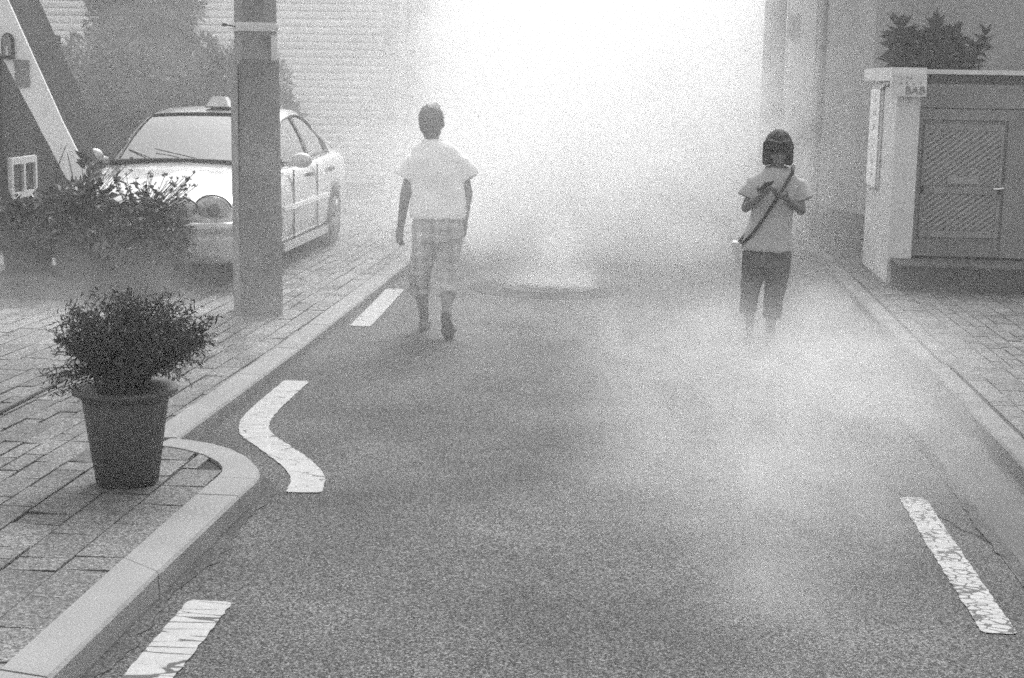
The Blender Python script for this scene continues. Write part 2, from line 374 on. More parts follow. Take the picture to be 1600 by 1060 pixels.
def mirror_pavers():
    # right pavement: rows start at the kerb and run away to the right
    vs = []; fs = []; tones = []; x = 2.03
    while x < 6:
        wd = rnd.choice([.105, .105, .15, .205]); y = 5 - rnd.uniform(0, .3)
        while y < 18:
            ln = rnd.choice([.105, .21, .21, .21]); g_ = .0035 if rnd.random() < .7 else .006
            ya, yb = y + g_, y + ln - g_; xa = max(x + g_, rk(y) + .170); xb = x + wd - g_
            if xb - xa > .02:
                dz = rnd.uniform(-.003, .003); b = len(vs)
                for (px, py) in ((xa, ya), (xb, ya), (xb, yb), (xa, yb)): vs.append((px, py, gz(py) + (.10 if py < 10 else .07) - .006 + dz + rnd.uniform(-.001, .001)))
                for (px, py) in ((xa, ya), (xb, ya), (xb, yb), (xa, yb)): vs.append((px, py, gz(py) + .03))
                fs += [(b, b + 1, b + 2, b + 3), (b, b + 4, b + 5, b + 1), (b + 1, b + 5, b + 6, b + 2), (b + 2, b + 6, b + 7, b + 3), (b + 3, b + 7, b + 4, b)]
                tones += [max(.6, rnd.gauss(.85, .12))] * 8
            y += ln
        x += wd
    me = bpy.data.meshes.new('pavement_right'); me.from_pydata(vs, [], fs); me.update()
    at = me.attributes.new('tone', 'FLOAT', 'POINT'); at.data.foreach_set('value', tones)
    return struct(link('pavement_right', me, M['paver']))
mirror_pavers()
def bed(name, x0, x1, yl, hf):
    mb = MB()
    for y in yl: mb.v += [(x0(y) if callable(x0) else x0, y, gz(y) + hf(y) - .022), (x1(y) if callable(x1) else x1, y, gz(y) + hf(y) - .022)]
    mb.f = [(2 * i, 2 * i + 1, 2 * i + 3, 2 * i + 2) for i in range(len(yl) - 1)]
    struct(mb.build(name, M['bed']))
bed('pavement_bed_left', -40, left_lim, [-3, 0, 2, 4, 5.5, 6.2, 6.48, 6.6, 6.7, 6.8, 6.9, 7.03, 7.05, 8, 9, 10, 12, 16, 20, 30, 40], lambda y: pv(y) + .003)
bed('pavement_bed_right', lambda y: rk(y) + .151, 40, [-3, 0, 2, 5] + [6 + i * .5 for i in range(15)] + [14, 18, 24, 34], lambda y: .103 if y < 10 else .073)

# road markings
def strip(pts, w, jag=.006, step=.03):
    mb = MB(); P = [Vector((p[0], p[1], 0)) for p in pts]
    # Catmull-Rom resample
    Q = []
    for i in range(len(P) - 1):
        p0, p1, p2, p3 = P[max(i - 1, 0)], P[i], P[i + 1], P[min(i + 2, len(P) - 1)]; n = max(2, int((p2 - p1).length / step))
        for k in range(n):
            t = k / n; Q.append(.5 * ((2 * p1) + (p2 - p0) * t + (2 * p0 - 5 * p1 + 4 * p2 - p3) * t * t + (3 * p1 - p0 - 3 * p2 + p3) * t ** 3))
    Q.append(P[-1])
    for i, q in enumerate(Q):
        d = (Q[min(i + 1, len(Q) - 1)] - Q[max(i - 1, 0)]).normalized(); nrm = Vector((-d.y, d.x, 0))
        e = .75 if i in (0, len(Q) - 1) else 1
        a = q + nrm * (w / 2 * e + rnd.uniform(-jag, jag)); b = q - nrm * (w / 2 * e + rnd.uniform(-jag, jag))
        mb.v += [(a.x, a.y, gz(a.y) + .005), (b.x, b.y, gz(b.y) + .005)]
    mb.f = [(2 * i, 2 * i + 1, 2 * i + 3, 2 * i + 2) for i in range(len(Q) - 1)]
    return mb
def marking(pts, w, m, label, jag=.004):
    o = strip(pts, w, jag).build('road_marking', M[m]); tag(o, label, 'road marking', 'white line segments painted on the road'); return o
marking([(-2.146, 9.16), (-2.143, 8.75), (-2.138, 8.40), (-2.118, 8.05), (-2.04, 7.74), (-1.86, 7.44), (-1.67, 7.13), (-1.56, 6.87), (-1.526, 6.62)], .165, 'paint', 'curving white S shaped line segment bending round the kerb nose')
marking([(-2.155, 11.33), (-2.19, 12.4), (-2.23, 13.44)], .165, 'paint', 'clean straight white dash by the left kerb near the walking man')
marking([(-1.53, 5.14), (-1.525, 4.4), (-1.52, 3.2)], .165, 'paint_cracked', 'cracked white dash beside the near left kerb at the bottom edge')
marking([(1.295, 6.96), (1.295, 6.1), (1.30, 5.19)], .125, 'paint_worn', 'badly crazed white dash near the right gutter')

# damp dirt along the gutter joint
mb = MB(); n_ = 260
for k in range(n_ + 1):
    y = 3 + 10 * k / n_; a = .025 + .03 * mnoise.noise(Vector((y * 1.3, 0, 2))) + .025 * mnoise.noise(Vector((y * 9, 0, 2))); b = .025 + .03 * mnoise.noise(Vector((y * 1.7, 3, 5))) + .025 * mnoise.noise(Vector((y * 11, 3, 5)))
    mb.v += [(1.535 - a, y, .0065), (1.535 + b, y, .0065)]
mb.f = [(2 * i, 2 * i + 1, 2 * i + 3, 2 * i + 2) for i in range(n_)]
struct(mb.build('gutter_dirt', M['damp_shade']))
mb = MB()
for k in range(n_ + 1):
    y = 2 + 6.1 * k / n_; b = .035 + .03 * mnoise.noise(Vector((y * 1.7, 8, 5))) + .03 * mnoise.noise(Vector((y * 12, 8, 5)))
    mb.v += [(rk(y) - b, y, .0065), (rk(y) + .01, y, .0065)]
mb.f = [(2 * i, 2 * i + 1, 2 * i + 3, 2 * i + 2) for i in range(n_)]
struct(mb.build('kerb_dirt_shade', M['damp_shade']))
ko = near_o + nose_o[1:6]; mb = MB(); L_ = 0; n_ = 300  # left kerb foot: dirt, with the gutter's shade painted in as dark colour
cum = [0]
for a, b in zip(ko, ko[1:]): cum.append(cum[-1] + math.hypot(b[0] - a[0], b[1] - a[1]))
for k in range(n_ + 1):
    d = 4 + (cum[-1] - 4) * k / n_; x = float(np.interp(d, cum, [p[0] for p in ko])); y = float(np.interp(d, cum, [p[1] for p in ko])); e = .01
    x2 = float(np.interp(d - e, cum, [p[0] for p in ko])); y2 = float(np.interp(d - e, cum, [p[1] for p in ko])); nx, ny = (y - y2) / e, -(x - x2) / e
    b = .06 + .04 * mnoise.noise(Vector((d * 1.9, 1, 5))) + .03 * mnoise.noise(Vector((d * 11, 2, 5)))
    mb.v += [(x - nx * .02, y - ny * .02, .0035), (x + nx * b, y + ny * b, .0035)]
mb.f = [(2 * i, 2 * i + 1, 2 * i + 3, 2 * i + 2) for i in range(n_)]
struct(mb.build('kerb_dirt_shade', M['damp_shade']))
# hairline cracks in the asphalt
mb = MB()
for pts in (((-.75, 7.6), (-.35, 7.75), (.1, 7.95), (.45, 7.9)), ((.1, 7.95), (.2, 8.6), (.15, 9.3)), ((1.2, 7.2), (1.35, 6.7), (1.5, 6.3)), ((-.2, 3.9), (.5, 4.02), (1.0, 3.95))):
    px = [p[0] for p in pts]; py = [p[1] for p in pts]; N_ = 60; tt = np.linspace(0, len(pts) - 1, N_)
    X = np.interp(tt, range(len(pts)), px); Y = np.interp(tt, range(len(pts)), py); b0 = len(mb.v)
    for k in range(N_):
        q = Vector((X[k] * 7, Y[k] * 7, 0)); x = X[k] + .03 * mnoise.noise(q); y = Y[k] + .05 * mnoise.noise(q + Vector((5, 0, 0))); h_ = .003 + .003 * abs(mnoise.noise(q * 2))
        mb.v += [(x - h_, y - h_, .004), (x + h_, y + h_, .004)]
    mb.f += [(b0 + 2 * i, b0 + 2 * i + 1, b0 + 2 * i + 3, b0 + 2 * i + 2) for i in range(N_ - 1)]
struct(mb.build('road_cracks', M['bed']))
# manhole
t = thing('manhole_cover', 'round iron manhole cover set in the road past the man', 'manhole', (-.85, 13.84, 0))
mb = MB(); mb.lathe([(.36, .003), (.36, .012), (.345, .016), (.05, .018), (.01, .018)], 40)
for k in range(4): mb.lathe([(.06 + k * .07, .017), (.07 + k * .07, .022), (.085 + k * .07, .022), (.095 + k * .07, .017)], 36)
mb.build('cover', M['iron'], t)
MB().lathe([(.37, .002), (.37, .016), (.43, .014), (.44, .002)], 40).build('ring', M['iron'], t)
o = MB().lathe([(.75, .0045), (.74, .006), (.45, .0065), (.44, .0045)], 44, (-.85, 13.84, 0)).build('asphalt_collar', mat('collar_asphalt', .03, .9, .3, 5, fine=.4)); struct(o)

# dark rubber strip across the left pavement
mb = MB()
pts = [(-3.40, 6.2), (-3.42, 7.66), (-3.44, 8.55), (-3.445, 9.3)]
mb.tube([(x, y, gz(y) + pv(y) + .002) for x, y in pts], .016, 8)
tag(mb.build('drain_hose', M['plastic_dark'], None, True), 'thin dark hose lying along the pavement behind the foreground pot', 'hose')

# ------------------------------------------------------------------ buildings and walls
def slats(x0, x1, y, z0, z1, pitch):          # roller shutter curtain: one corrugated sheet
    mb = MB(); prof = []; z = z0
    while z < z1:
        prof += [(0, z), (-.012, z + pitch * .14), (-.02, z + pitch * .5), (-.012, z + pitch * .84), (.034, z + pitch * .93)]; z += pitch
    for px, pz in prof: mb.v += [(x0, y + px, pz), (x1, y + px, pz)]
    mb.f = [(2 * i, 2 * i + 1, 2 * i + 3, 2 * i + 2) for i in range(len(prof) - 1)]
    return mb
YG = 25.7
t = thing('garage_building', 'pale garage building with wide roller shutters behind the taxi', 'building', (-7.3, YG, 0))
mb = MB()
mb.box(-2.07, -.5, 0, .5, 0, 4.6)             # dark pier between the shutters (local x)
mb.build('pier', M['dark_wall'], t)
MB().box(-5.2, 3.1, .06, 8, 4.0, 5.2).build('upper_wall', M['far_wall'], t)
MB().box(-5.2, -4.3, .06, 8, 0, 4.0).build('side_wall', M['far_wall'], t)
MB().box(2.98, 3.1, -.06, 20, 0, 3.998).build('end_wall', M['far_wall'], t)
for xa, xb in ((-4.3, -2.07), (-.5, 2.86)):
    sh = slats(xa, xb, .12, .06, 4.0, .128).build('shutter', M['shutter'], t)
    MB().box(xa, xb, .07, .17, 0, .10).build('bottom_rail', M['metal_mid'], sh)
MB().box(2.86, 2.98, -.04, .2, 0, 4.0).build('guide_rail', M['far_wall'], t)
MB().box(-.4, 3.0, -.35, -.02, .02, .09).build('threshold', M['metal_mid'], t)
# long garden wall that runs on behind it down the lane
t = thing('lane_building', 'grey plastered building running down the lane into the smoke', 'building', (-4.15, 26.4, 0))
MB().box(-.05, .35, 0, 24, 0, 4.6).build('wall', M['mid_wall'], t)
for k in range(4):
    f = MB().box(.352, .40, 1.5 + k * 5, 3.1 + k * 5, 1.0, 2.5).build('window', M['far_wall'], t)
    MB().box(.402, .41, 1.6 + k * 5, 3.0 + k * 5, 1.1, 2.4).build('pane', M['glass_dark'], f)

# slanted porch of the house on the left, with lantern and plaque
YP = 14.0
t = thing('gabled_porch', 'steep white gabled porch leg slanting down on the left', 'porch', (-6.0, YP, 0))
def slab(y0, y1, grow=0):
    # right leg, in local x,z: lower edge, upper edge
    lo_ = [(1.0, -.02), (.53, .83), (-.11, 2.06), (-1.6, 4.93)]; up_ = [(-1.6, 5.95), (-.02, 2.56), (.47, 1.44), (1.19, -.02)]
    return MB().prism(lo_ + up_, y0, y1)
slab(.03, .80).build('slope', M['roof_dark'], t)
slab(0, .027).build('front_face', M['white_wall'], t)
mb = MB(); mb.prism([(-.45, 2.56), (-.33, 2.56), (.80, .1), (.72, .1)], 0, .01)
ln = thing('wall_lantern', 'dark arched lantern with a small bright slot on the white porch', 'lantern', (-6.02, YP - .004, 2.13))
prof = [(-.055, -.12), (.055, -.12), (.055, .055), (.045, .09), (.025, .115), (0, .125), (-.025, .115), (-.045, .09), (-.055, .055)]
MB().prism(prof, -.05, 0).build('casing', M['metal_dark'], ln)
MB().prism([(x * .74, z * .8 + .01) for x, z in prof], -.056, -.0505).build('glass', M['metal_mid'], ln)
MB().box(-.009, .012, -.064, -.0565, -.085, -.02).box(-.006, .008, -.064, -.0565, -.018, -.006).build('slot', M['paper'], ln)
pq = thing('wall_plaque', 'grey rectangular plaque below the lantern on the white porch', 'plaque', (-5.90, YP - .004, 1.88))
MB().box(-.068, .068, -.02, 0, -.125, .125).build('plate', M['metal_mid'], pq)
mb = MB()
for k in range(7): mb.box(-.05 + (k % 3) * .006, .052 - (k % 2) * .02, -.0225, -.0205, .09 - k * .03, .10 - k * .03)
mb.build('lettering', M['concrete'], pq)
# wall under it with a small window
t = thing('house_wall', 'dark rendered house wall with a small window behind the slanted porch', 'wall', (-6.5, 14.9, 0), R(2))
MB().box(-4, 0, 0, 1.75, 0, 2.3).build('wall', M['dark_wall'], t)
wn = MB()
for (a, b, c, d) in ((.05, .76, .95, 1.02), (.05, .76, .60, .66), (.05, .10, .66, .95), (.71, .76, .66, .95), (.38, .43, .66, .95)): wn.box(.002, .05, a, b, c, d)
wn = wn.build('window', M['white_wall'], t)
MB().box(.003, .02, .1, .71, .66, .95).build('pane', M['glass_dark'], wn)

# right: gate pier, sign boxes, gate, walls
PY = 14.39
t = thing('gate_pier', 'white rendered gate pier with a flat capstone on the right', 'pier', (2.31, PY, 0))
MB().box(0, .215, 0, 1.62, .04, 1.95).build('shaft', M['pillar'], t)
MB().box(-.07, .245, -.06, 1.75, 1.952, 2.075).build('capstone', M['pillar'], t)
sg = thing('name_sign', 'small white lettered sign box on the gate pier below the plants', 'sign', (2.385, PY - .075, 1.905), 0)
MB().box(-.155, .165, -.05, .01, -.095, .105).build('box', M['paper'], sg)
def text(body, size, x, y, z, m, parent, name='lettering', rotz=0, ext=.0015, bold=0):
    cu = bpy.data.curves.new(name, 'FONT'); cu.body = body; cu.size = size; cu.extrude = ext; cu.align_x = 'CENTER'; cu.align_y = 'CENTER'; cu.offset = bold
    o = bpy.data.objects.new(name, cu); COL.objects.link(o); me = evaluated(o, name)
    return link(name, me, m, parent, False, (x, y, z), (R(90), 0, rotz))
for ch, x in (('B', -.002), ('A', .062), ('B', .126)): text(ch, .095, x, -.0525, -.042, M['paper_dark'], sg, bold=.003)
for ch, x in (('\u3145', -.07), ('\u3148', -.02), ('\u3134', .05), ('\u3131', .10)): text(ch, .05, x, -.0525, .025, M['paper_dark'], sg)
for ch, x in (('\u3134', -.06), ('\u3131', -.02), ('\u3145', .02)): text(ch, .042, x, -.0525, .072, M['paper_dark'], sg)
sg = thing('vertical_sign', 'tall narrow white sign board on the side of the gate pier', 'sign', (2.305, 15.5, 1.39))
MB().box(-.03, 0, -.33, .33, -.48, .48).build('board', M['white_wall'], sg)
MB().box(-.036, -.031, -.345, -.33, -.49, .49).box(-.036, -.031, -.345, .345, -.495, -.48).build('edge_trim', M['metal_mid'], sg)
rs = random.Random(4)
for k in range(6):
    mb = MB(); zc = .38 - k * .15
    for q in range(4):
        if rs.random() < .55: a = rs.uniform(-.09, 0); zz = zc + rs.uniform(-.04, .05); mb.box(-.0325, -.0305, a, a + rs.uniform(.06, .14), zz, zz + .010)
        else: a = rs.uniform(-.08, .08); zz = zc + rs.uniform(-.04, .0); mb.box(-.0325, -.0305, a, a + .018, zz, zz + rs.uniform(.03, .07))
    mb.build('lettering', M['concrete'], sg)
t = thing('gate_step', 'broad dark stone step in front of the gate', 'step', (2.29, 13.82, 0))
MB().box(.06, 3.4, 0, 1.0, .02, .285).build('riser', M['dark_wall'], t)
MB().box(.04, 3.42, -.02, .56, .286, .305).build('tread', M['gutter'], t)
GY = 14.62
t = thing('entrance_gate', 'grey metal gate with diagonal lattice panes and bright handle', 'gate', (2.53, GY, 0))
MB().box(0, .065, 0, .08, .306, 1.70).box(.86, 1.6, 0, .08, .306, 1.70).box(.065, .86, 0, .08, 1.60, 1.70).build('frame', M['gate'], t)
MB().box(.066, .859, .03, .06, .306, 1.598).build('leaf', M['gate'], t)
MB().box(.115, .80, .012, .029, .98, 1.50).build('upper_pane', M['lattice'], t)
MB().box(.115, .80, .012, .029, .56, .90).build('lower_pane', M['lattice'], t)
fr = MB()
for a, b, c, d in ((.09, .83, 1.50, 1.56), (.09, .83, .905, .975), (.09, .83, .49, .555), (.09, .115, .555, 1.5), (.80, .83, .555, 1.5)): fr.box(a, b, .004, .029, c, d)
fr.build('rails', M['metal_mid'], t)
MB().box(.33, .62, -.004, .003, 1.0, 1.075).build('notice', M['concrete'], t)
h = MB().tube([(.835, .0, .97), (.835, -.05, .97), (.80, -.055, .965), (.75, -.05, .962)], .012, 8).build('handle', M['chrome'], t)
t = thing('garden_wall', 'dark garden wall with a thin pale coping above the gate', 'wall', (2.53, GY + .09, 0))
MB().box(0, 3.6, 0, .25, .1, 2.02).build('wall', M['dark_wall'], t)
MB().box(.0, 3.6, -.05, .3, 2.022, 2.065).build('coping', M['pillar'], t)
MB().box(.01, 3.6, -.085, -.001, 1.71, 1.93).build('lintel', M['gate'], t)
t = thing('right_building', 'plain grey rendered building behind the gate pier', 'building', (0, 0, 0))
P = [(2.06, 18.12), (2.42, 16.75), (9, 16.4), (9, 23), (2.06, 23)]
MB().add([(x, y, z) for z in (0, 4.6) for x, y in P], [tuple(range(5)), tuple(range(9, 4, -1))] + [(i, (i + 1) % 5, 5 + (i + 1) % 5, 5 + i) for i in range(5)]).build('wall', M['mid_wall'], t)
MB().add([(x, y, z) for z in (.05, .5) for x, y in [(2.05, 18.1), (2.415, 16.735), (2.43, 16.75), (2.07, 18.1)]], [(0, 1, 2, 3), (7, 6, 5, 4), (0, 1, 5, 4), (1, 2, 6, 5), (2, 3, 7, 6), (3, 0, 4, 7)]).build('plinth', M['dark_wall'], t)
M['pale_wall'] = mat('pale_plaster', .72, .85, .08, 1, 5)
t = thing('rear_building', 'pale building edge beyond the drainpipe on the right', 'building', (1.74, 19.2, 0))
MB().box(0, .318, 0, 26, 0, 4.6).build('wall', M['pale_wall'], t)
MB().box(.30, .317, -.02, -.001, 0, 4.6).build('corner_trim', M['pillar'], t)
MB().box(-.04, .1, -.03, -.001, 2.45, 2.75).build('meter_box', M['mid_wall'], t)
t = thing('drainpipe', 'dark vertical drainpipe at the corner of the grey building', 'drainpipe', (2.02, 18.15, 0))
MB().tube([(.01, 0, .1), (0, 0, 3.0), (-.02, 0, 4.6)], .045, 10).build('pipe', M['metal_mid'], t, True)
for z in (.8, 2.3, 3.8): MB().tube([(0, 0, z), (0, 0, z + .05)], .055, 10).build('bracket', M['metal_dark'], t)
t = thing('utility_pole', 'distant round concrete utility pole half lost in the smoke', 'pole', (1.58, 19.6, 0))
MB().lathe([(.15, 0), (.135, 3), (.11, 8)], 20).build('shaft', M['concrete'], t, True)
MB().lathe([(.139, 1.45), (.139, 3.2)], 20).build('banner_wrap', M['wrap'], t, True)

# ------------------------------------------------------------------ wrapped pole on the left pavement
t = thing('wrapped_pole', 'square concrete pole with dark lower wrap and torn papers', 'pole', (-3.01, 11.55, .06), R(25))
mb = MB()
def sq(w, d, z): return [(-w / 2 + .02, -d / 2, z), (w / 2 - .02, -d / 2, z), (w / 2, -d / 2 + .02, z), (w / 2, d / 2 - .02, z), (w / 2 - .02, d / 2, z), (-w / 2 + .02, d / 2, z), (-w / 2, d / 2 - .02, z), (-w / 2, -d / 2 + .02, z)]
mb.rings([sq(.310, .310, -.06), sq(.280, .280, 2.4), sq(.25, .25, 6)]); mb.build('shaft', M['concrete'], t)
MB().rings([sq(.330, .330, -.05), sq(.322, .322, 1.0), sq(.308, .308, 1.93)]).build('wrap', M['wrap'], t)
mb = MB(); mb.rings([sq(.300, .300, 2.17), sq(.300, .300, 2.215), sq(.292, .292, 2.235)]); mb.build('tape', M['paper'], t)
MB().box(-.115, .02, -.1465, -.1435, 2.255, 2.7).build('poster', M['paper_dark'], t)
MB().box(.035, .105, -.1460, -.1430, 2.25, 2.72).build('poster', M['concrete'], t)
MB().box(-.125, .085, -.1530, -.1470, 1.96, 2.165).build('poster', M['paper_dark'], t)
MB().box(.09, .138, -.1540, -.1480, 1.945, 2.14).build('poster', M['paper'], t)
MB().box(-.172, -.166, -.145, .14, -.04, 1.92).build('seam_strip', M['concrete'], t)
MB().box(-.152, .15, -.1565, -.1535, 1.932, 1.955).build('wrap_band', M['wrap'], t)
mb = MB(); mb.tube([(-.13, .0, 2.2), (-.22, .03, 2.215)], .006, 6); mb.ell((-.23, .033, 2.216), (.022, .014, .014), 10, 6); mb.build('hook', M['metal_dark'], t)

# ------------------------------------------------------------------ the taxi
def subd(mb, name, lv=2, cut=None):
    o = mb.build(name, None)
    for p in o.data.polygons: p.use_smooth = True
    if lv: m_ = o.modifiers.new('s', 'SUBSURF'); m_.levels = lv; m_.render_levels = lv
    if cut:
        for c in cut:
            b = o.modifiers.new('b', 'BOOLEAN'); b.operation = 'DIFFERENCE'; b.object = c; b.solver = 'EXACT'
    me = evaluated(o, name)
    for c in cut or (): bpy.data.objects.remove(c)
    return me
def half_of(mb, s):
    r = MB()
    for f in mb.f:
        q = [mb.v[i] for i in f]
        if q[0][0] * s > 0: r.add(q, [tuple(range(len(q)))])
    return r
def make_taxi():
    t = thing('taxi', 'pale saloon taxi with a roof sign parked behind the wrapped pole', 'car', (-4.36, 12.66, .055)); t.scale = (1.05, 1.05, 1.05)
    st = [(.0, .58, .30, .56, .03), (.03, .68, .25, .62, .03), (.12, .79, .20, .69, .045), (.35, .87, .18, .76, .06), (.9, .905, .18, .84, .075), (1.35, .915, .18, .90, .075), (1.7, .915, .18, .93, .05),
          (2.6, .915, .18, .95, .04), (3.5, .91, .18, .975, .04), (3.95, .905, .18, .985, .05), (4.4, .88, .22, .98, .04), (4.62, .82, .28, .90, .03), (4.7, .72, .32, .70, .02)]
    rings = []
    for y, w_, zb, zs, c in st:
        h = [(0, zb), (w_ * .7, zb), (w_ * .95, zb + .02), (w_ * .985, zb + .16), (w_, zb + (zs - zb) * .5), (w_ * .985, zs - .10), (w_ * .93, zs - .02), (w_ * .80, zs + .015), (w_ * .45, zs + c * .8), (0, zs + c)]
        rings.append([(x, y, z) for x, z in h] + [(-x, y, z) for x, z in h[-2:0:-1]])
    cuts = []
    for wy in (.93, 3.63):
        for s in (-1, 1):
            cm = MB().lathe([(.355, -.2), (.355, .2)], 32, (s * .86, wy, .31), 'x'); cuts.append(cm.build('cut', None))
    me = subd(MB().rings(rings), 'body', 2, cuts); link('body', me, M['car'], t, True)
    # cabin: one lofted grid, split into roof, pillars and the panes
    cs = [(1.45, .93, .945, .72, .70), (1.75, .945, 1.12, .80, .69), (2.05, .955, 1.285, .825, .655), (2.3, .96, 1.385, .83, .62), (2.8, .965, 1.425, .83, .60), (3.3, .97, 1.405, .825, .59), (3.7, .98, 1.275, .81, .60), (4.02, .99, 1.09, .77, .64), (4.2, .99, 1.01, .72, .68)]
    ysn = np.array([1.45, 1.55, 1.65, 1.75, 1.85, 1.95, 2.05, 2.15, 2.25, 2.4, 2.6, 2.70, 2.78, 2.95, 3.1, 3.25, 3.4, 3.55, 3.65, 3.75, 3.9, 4.02, 4.1, 4.2])
    A = np.array(cs)
    def interp(col):
        return [float(np.interp(y, A[:, 0], A[:, col])) for y in ysn]
    zb, zt, wb, wt = (np.array(interp(k)) for k in (1, 2, 3, 4))
    for arr in (zt, wt):
        for _ in range(2): arr[1:-1] = .25 * arr[:-2] + .5 * arr[1:-1] + .25 * arr[2:]
    prof = []
    for i, y in enumerate(ysn):
        h = zt[i] - zb[i]
        half = [(wb[i], zb[i] - .02), (wb[i] * .6 + (wt[i] + .03) * .4, zb[i] + h * .42), (wt[i] + .03, zt[i] - min(.05, h * .3)), (wt[i] - .03, zt[i] + .004), (wt[i] * .6, zt[i] + .022), (wt[i] * .25, zt[i] + .03), (0, zt[i] + .032)]
        bow = lambda x: y - .07 * (1 - min(1, abs(x) / .75) ** 2) * max(0, 1 - (y - 1.45) / .9)
        prof.append([(x, bow(x), z) for x, z in half] + [(-x, bow(x), z) for x, z in half[-2::-1]])
    n = 13; groups = {}
    for i in range(len(ysn) - 1):
        ym = (ysn[i] + ysn[i + 1]) / 2
        for j in range(n - 1):
            k = min(j, n - 2 - j)
            if k >= 3: kind = 'windscreen' if ym < 2.22 else ('roof' if ym < 3.36 else 'rear_window')
            elif k == 2: kind = 'roof'
            else:
                if ym < 1.74: kind = 'roof'
                elif ym > 3.76: kind = 'roof'
                elif 2.70 < ym < 2.78: kind = 'pillar'
                else: kind = 'side_window' + ('L' if j < 6 else 'R') + ('f' if ym < 2.74 else 'r')
            groups.setdefault(kind, []).append((i, j))
    for kind, cells in groups.items():
        mb = MB()
        off = -.012 if kind.startswith('side') or kind in ('windscreen', 'rear_window') else 0
        for i, j in cells:
            q = [Vector(prof[a][b]) for a, b in ((i, j), (i + 1, j), (i + 1, j + 1), (i, j + 1))]
            c = Vector((0, sum(p.y for p in q) / 4, .9)); q = [p + (c - p).normalized() * -off for p in q]
            mb.add(q, [(0, 1, 2, 3)])
        for mb in ([mb] if kind != 'pillar' else [half_of(mb, 1), half_of(mb, -1)]):
          o = mb.build(kind if not kind.startswith('side') else 'side_window', M['car'] if kind == 'roof' else (M['car_trim'] if kind == 'pillar' else M['car_glass']), t, True)
        bm = bmesh.new(); bm.from_mesh(o.data); bmesh.ops.remove_doubles(bm, verts=bm.verts, dist=.0005); bmesh.ops.recalc_face_normals(bm, faces=bm.faces); bm.to_mesh(o.data); bm.free()
        o.data.polygons.foreach_set('use_smooth', [True] * len(o.data.polygons))
    # black seals round the glass
    mb = MB()
    for s in (0, -1):
        jj = lambda k: k if s == 0 else n - 1 - k
        mb.tube([prof[i][jj(2)] for i in range(3, 20)], .010, 6); mb.tube([Vector(prof[i][jj(0)]) + Vector((0, 0, .035)) for i in range(3, 20)], .009, 6)
        mb.tube([prof[i][jj(3)] for i in range(0, 9)], .008, 6)
        mb.tube([prof[19][jj(0)], prof[19][jj(1)], prof[19][jj(2)]], .014, 6); mb.tube([prof[3][jj(0)], prof[3][jj(1)], prof[3][jj(2)]], .011, 6)
    mb.tube([Vector(prof[0][j]) + Vector((0, -.012, .012)) for j in range(n)], .018, 6)
    mb.tube([prof[8][j] for j in range(3, 10)], .010, 6)
    mb.build('window_seals', M['car_trim'], t, True)
    wp = MB()
    for a, b in (((.25, 1.34, .975), (-.35, 1.55, 1.075)), ((-.25, 1.34, .975), (-.62, 1.62, 1.06))): wp.tube([a, b], .005, 6)
    wp.build('wiper', M['car_trim'], t)
    # bumper
    path = [(.895, .56), (.885, .25), (.80, .03), (.60, -.07), (.3, -.115), (0, -.125), (-.3, -.115), (-.6, -.07), (-.8, .03), (-.885, .25), (-.895, .56)]
    rr = []
    for i, (x, y) in enumerate(path):
        a = Vector((*path[max(i - 1, 0)], 0)); b = Vector((*path[min(i + 1, len(path) - 1)], 0)); d = (b - a).normalized(); o_ = Vector((d.y, -d.x, 0)) * -1
        o_ = Vector((x, y - .6, 0)).normalized() if o_.dot(Vector((x, y - .6, 0))) < 0 else o_
        cr = [(-.12, .555), (-.02, .565), (.012, .55), (.018, .50), (0.0, .475), (.01, .44), (.005, .30), (-.02, .23), (-.12, .21)]
        rr.append([(x + o_.x * u, y + o_.y * u, z) for u, z in cr])
    MB().rings(rr).build('bumper', M['car'], t, True)
    MB().box(-.42, .42, -.118, -.05, .25, .34).build('air_intake', M['car_trim'], t)
    MB().box(-.26, .26, -.146, -.135, .37, .48).build('number_plate', M['paper'], t)
    g = MB(); g.box(-.26, .26, -.035, .03, .585, .70).build('grille', M['car_trim'], t)
    for s in (-1, 1):
        for x, y, r_, in ((.62, .055, .150), (.385, .0, .115)):
            hl = MB().ell((s * x, y + .035, .668), (r_, .075, r_ * .72), 24, 14, Matrix.Rotation(R(16 * s), 3, 'Z')).build('headlight', M['lamp_glass'], t, True)
            MB().ell((s * (x + .0125), y - .012, .664), (r_ * .50, .03, r_ * .44), 18, 10, Matrix.Rotation(R(16 * s), 3, 'Z')).build('reflector', M['lamp_core'], hl, True)
            MB().tube([(s * x + (r_ + .003) * math.cos(a), y + .02 - .02 * abs(math.sin(a)), .668 + (r_ * .72 + .003) * math.sin(a)) for a in np.linspace(.1, math.pi - .1, 14)], .007, 6).build('surround', M['car_trim'], hl, True)
        MB().box(s * .62 - .09, s * .62 + .09, -.092, -.03, .335, .385, Matrix.Rotation(R(14 * s), 3, 'Z'), (0, 0, 0)).build('fog_lamp', M['lamp_core'], t)
        mi = MB().ell((s * .99, 1.70, .99), (.10, .06, .07), 16, 10).tube([(s * .86, 1.72, .95), (s * .97, 1.71, .975)], .03, 8).build('mirror', M['car'], t, True)
        MB().ell((s * .99, 1.755, .99), (.08, .012, .055), 14, 8).build('glass', M['chrome'], mi, True)
        MB().box(min(s * .905, s * .927), max(s * .905, s * .927), 1.32, 3.24, .545, .585).build('side_moulding', M['white_wall'], t)
        MB().box(min(s * .885, s * .915), max(s * .885, s * .915), 1.32, 3.22, .175, .25).build('side_skirt', M['car'], t)
        for y in (2.42, 3.42): MB().box(min(s * .895, s * .925), max(s * .895, s * .925), y - .09, y + .09, .80, .835).build('door_handle', M['car_trim'], t)
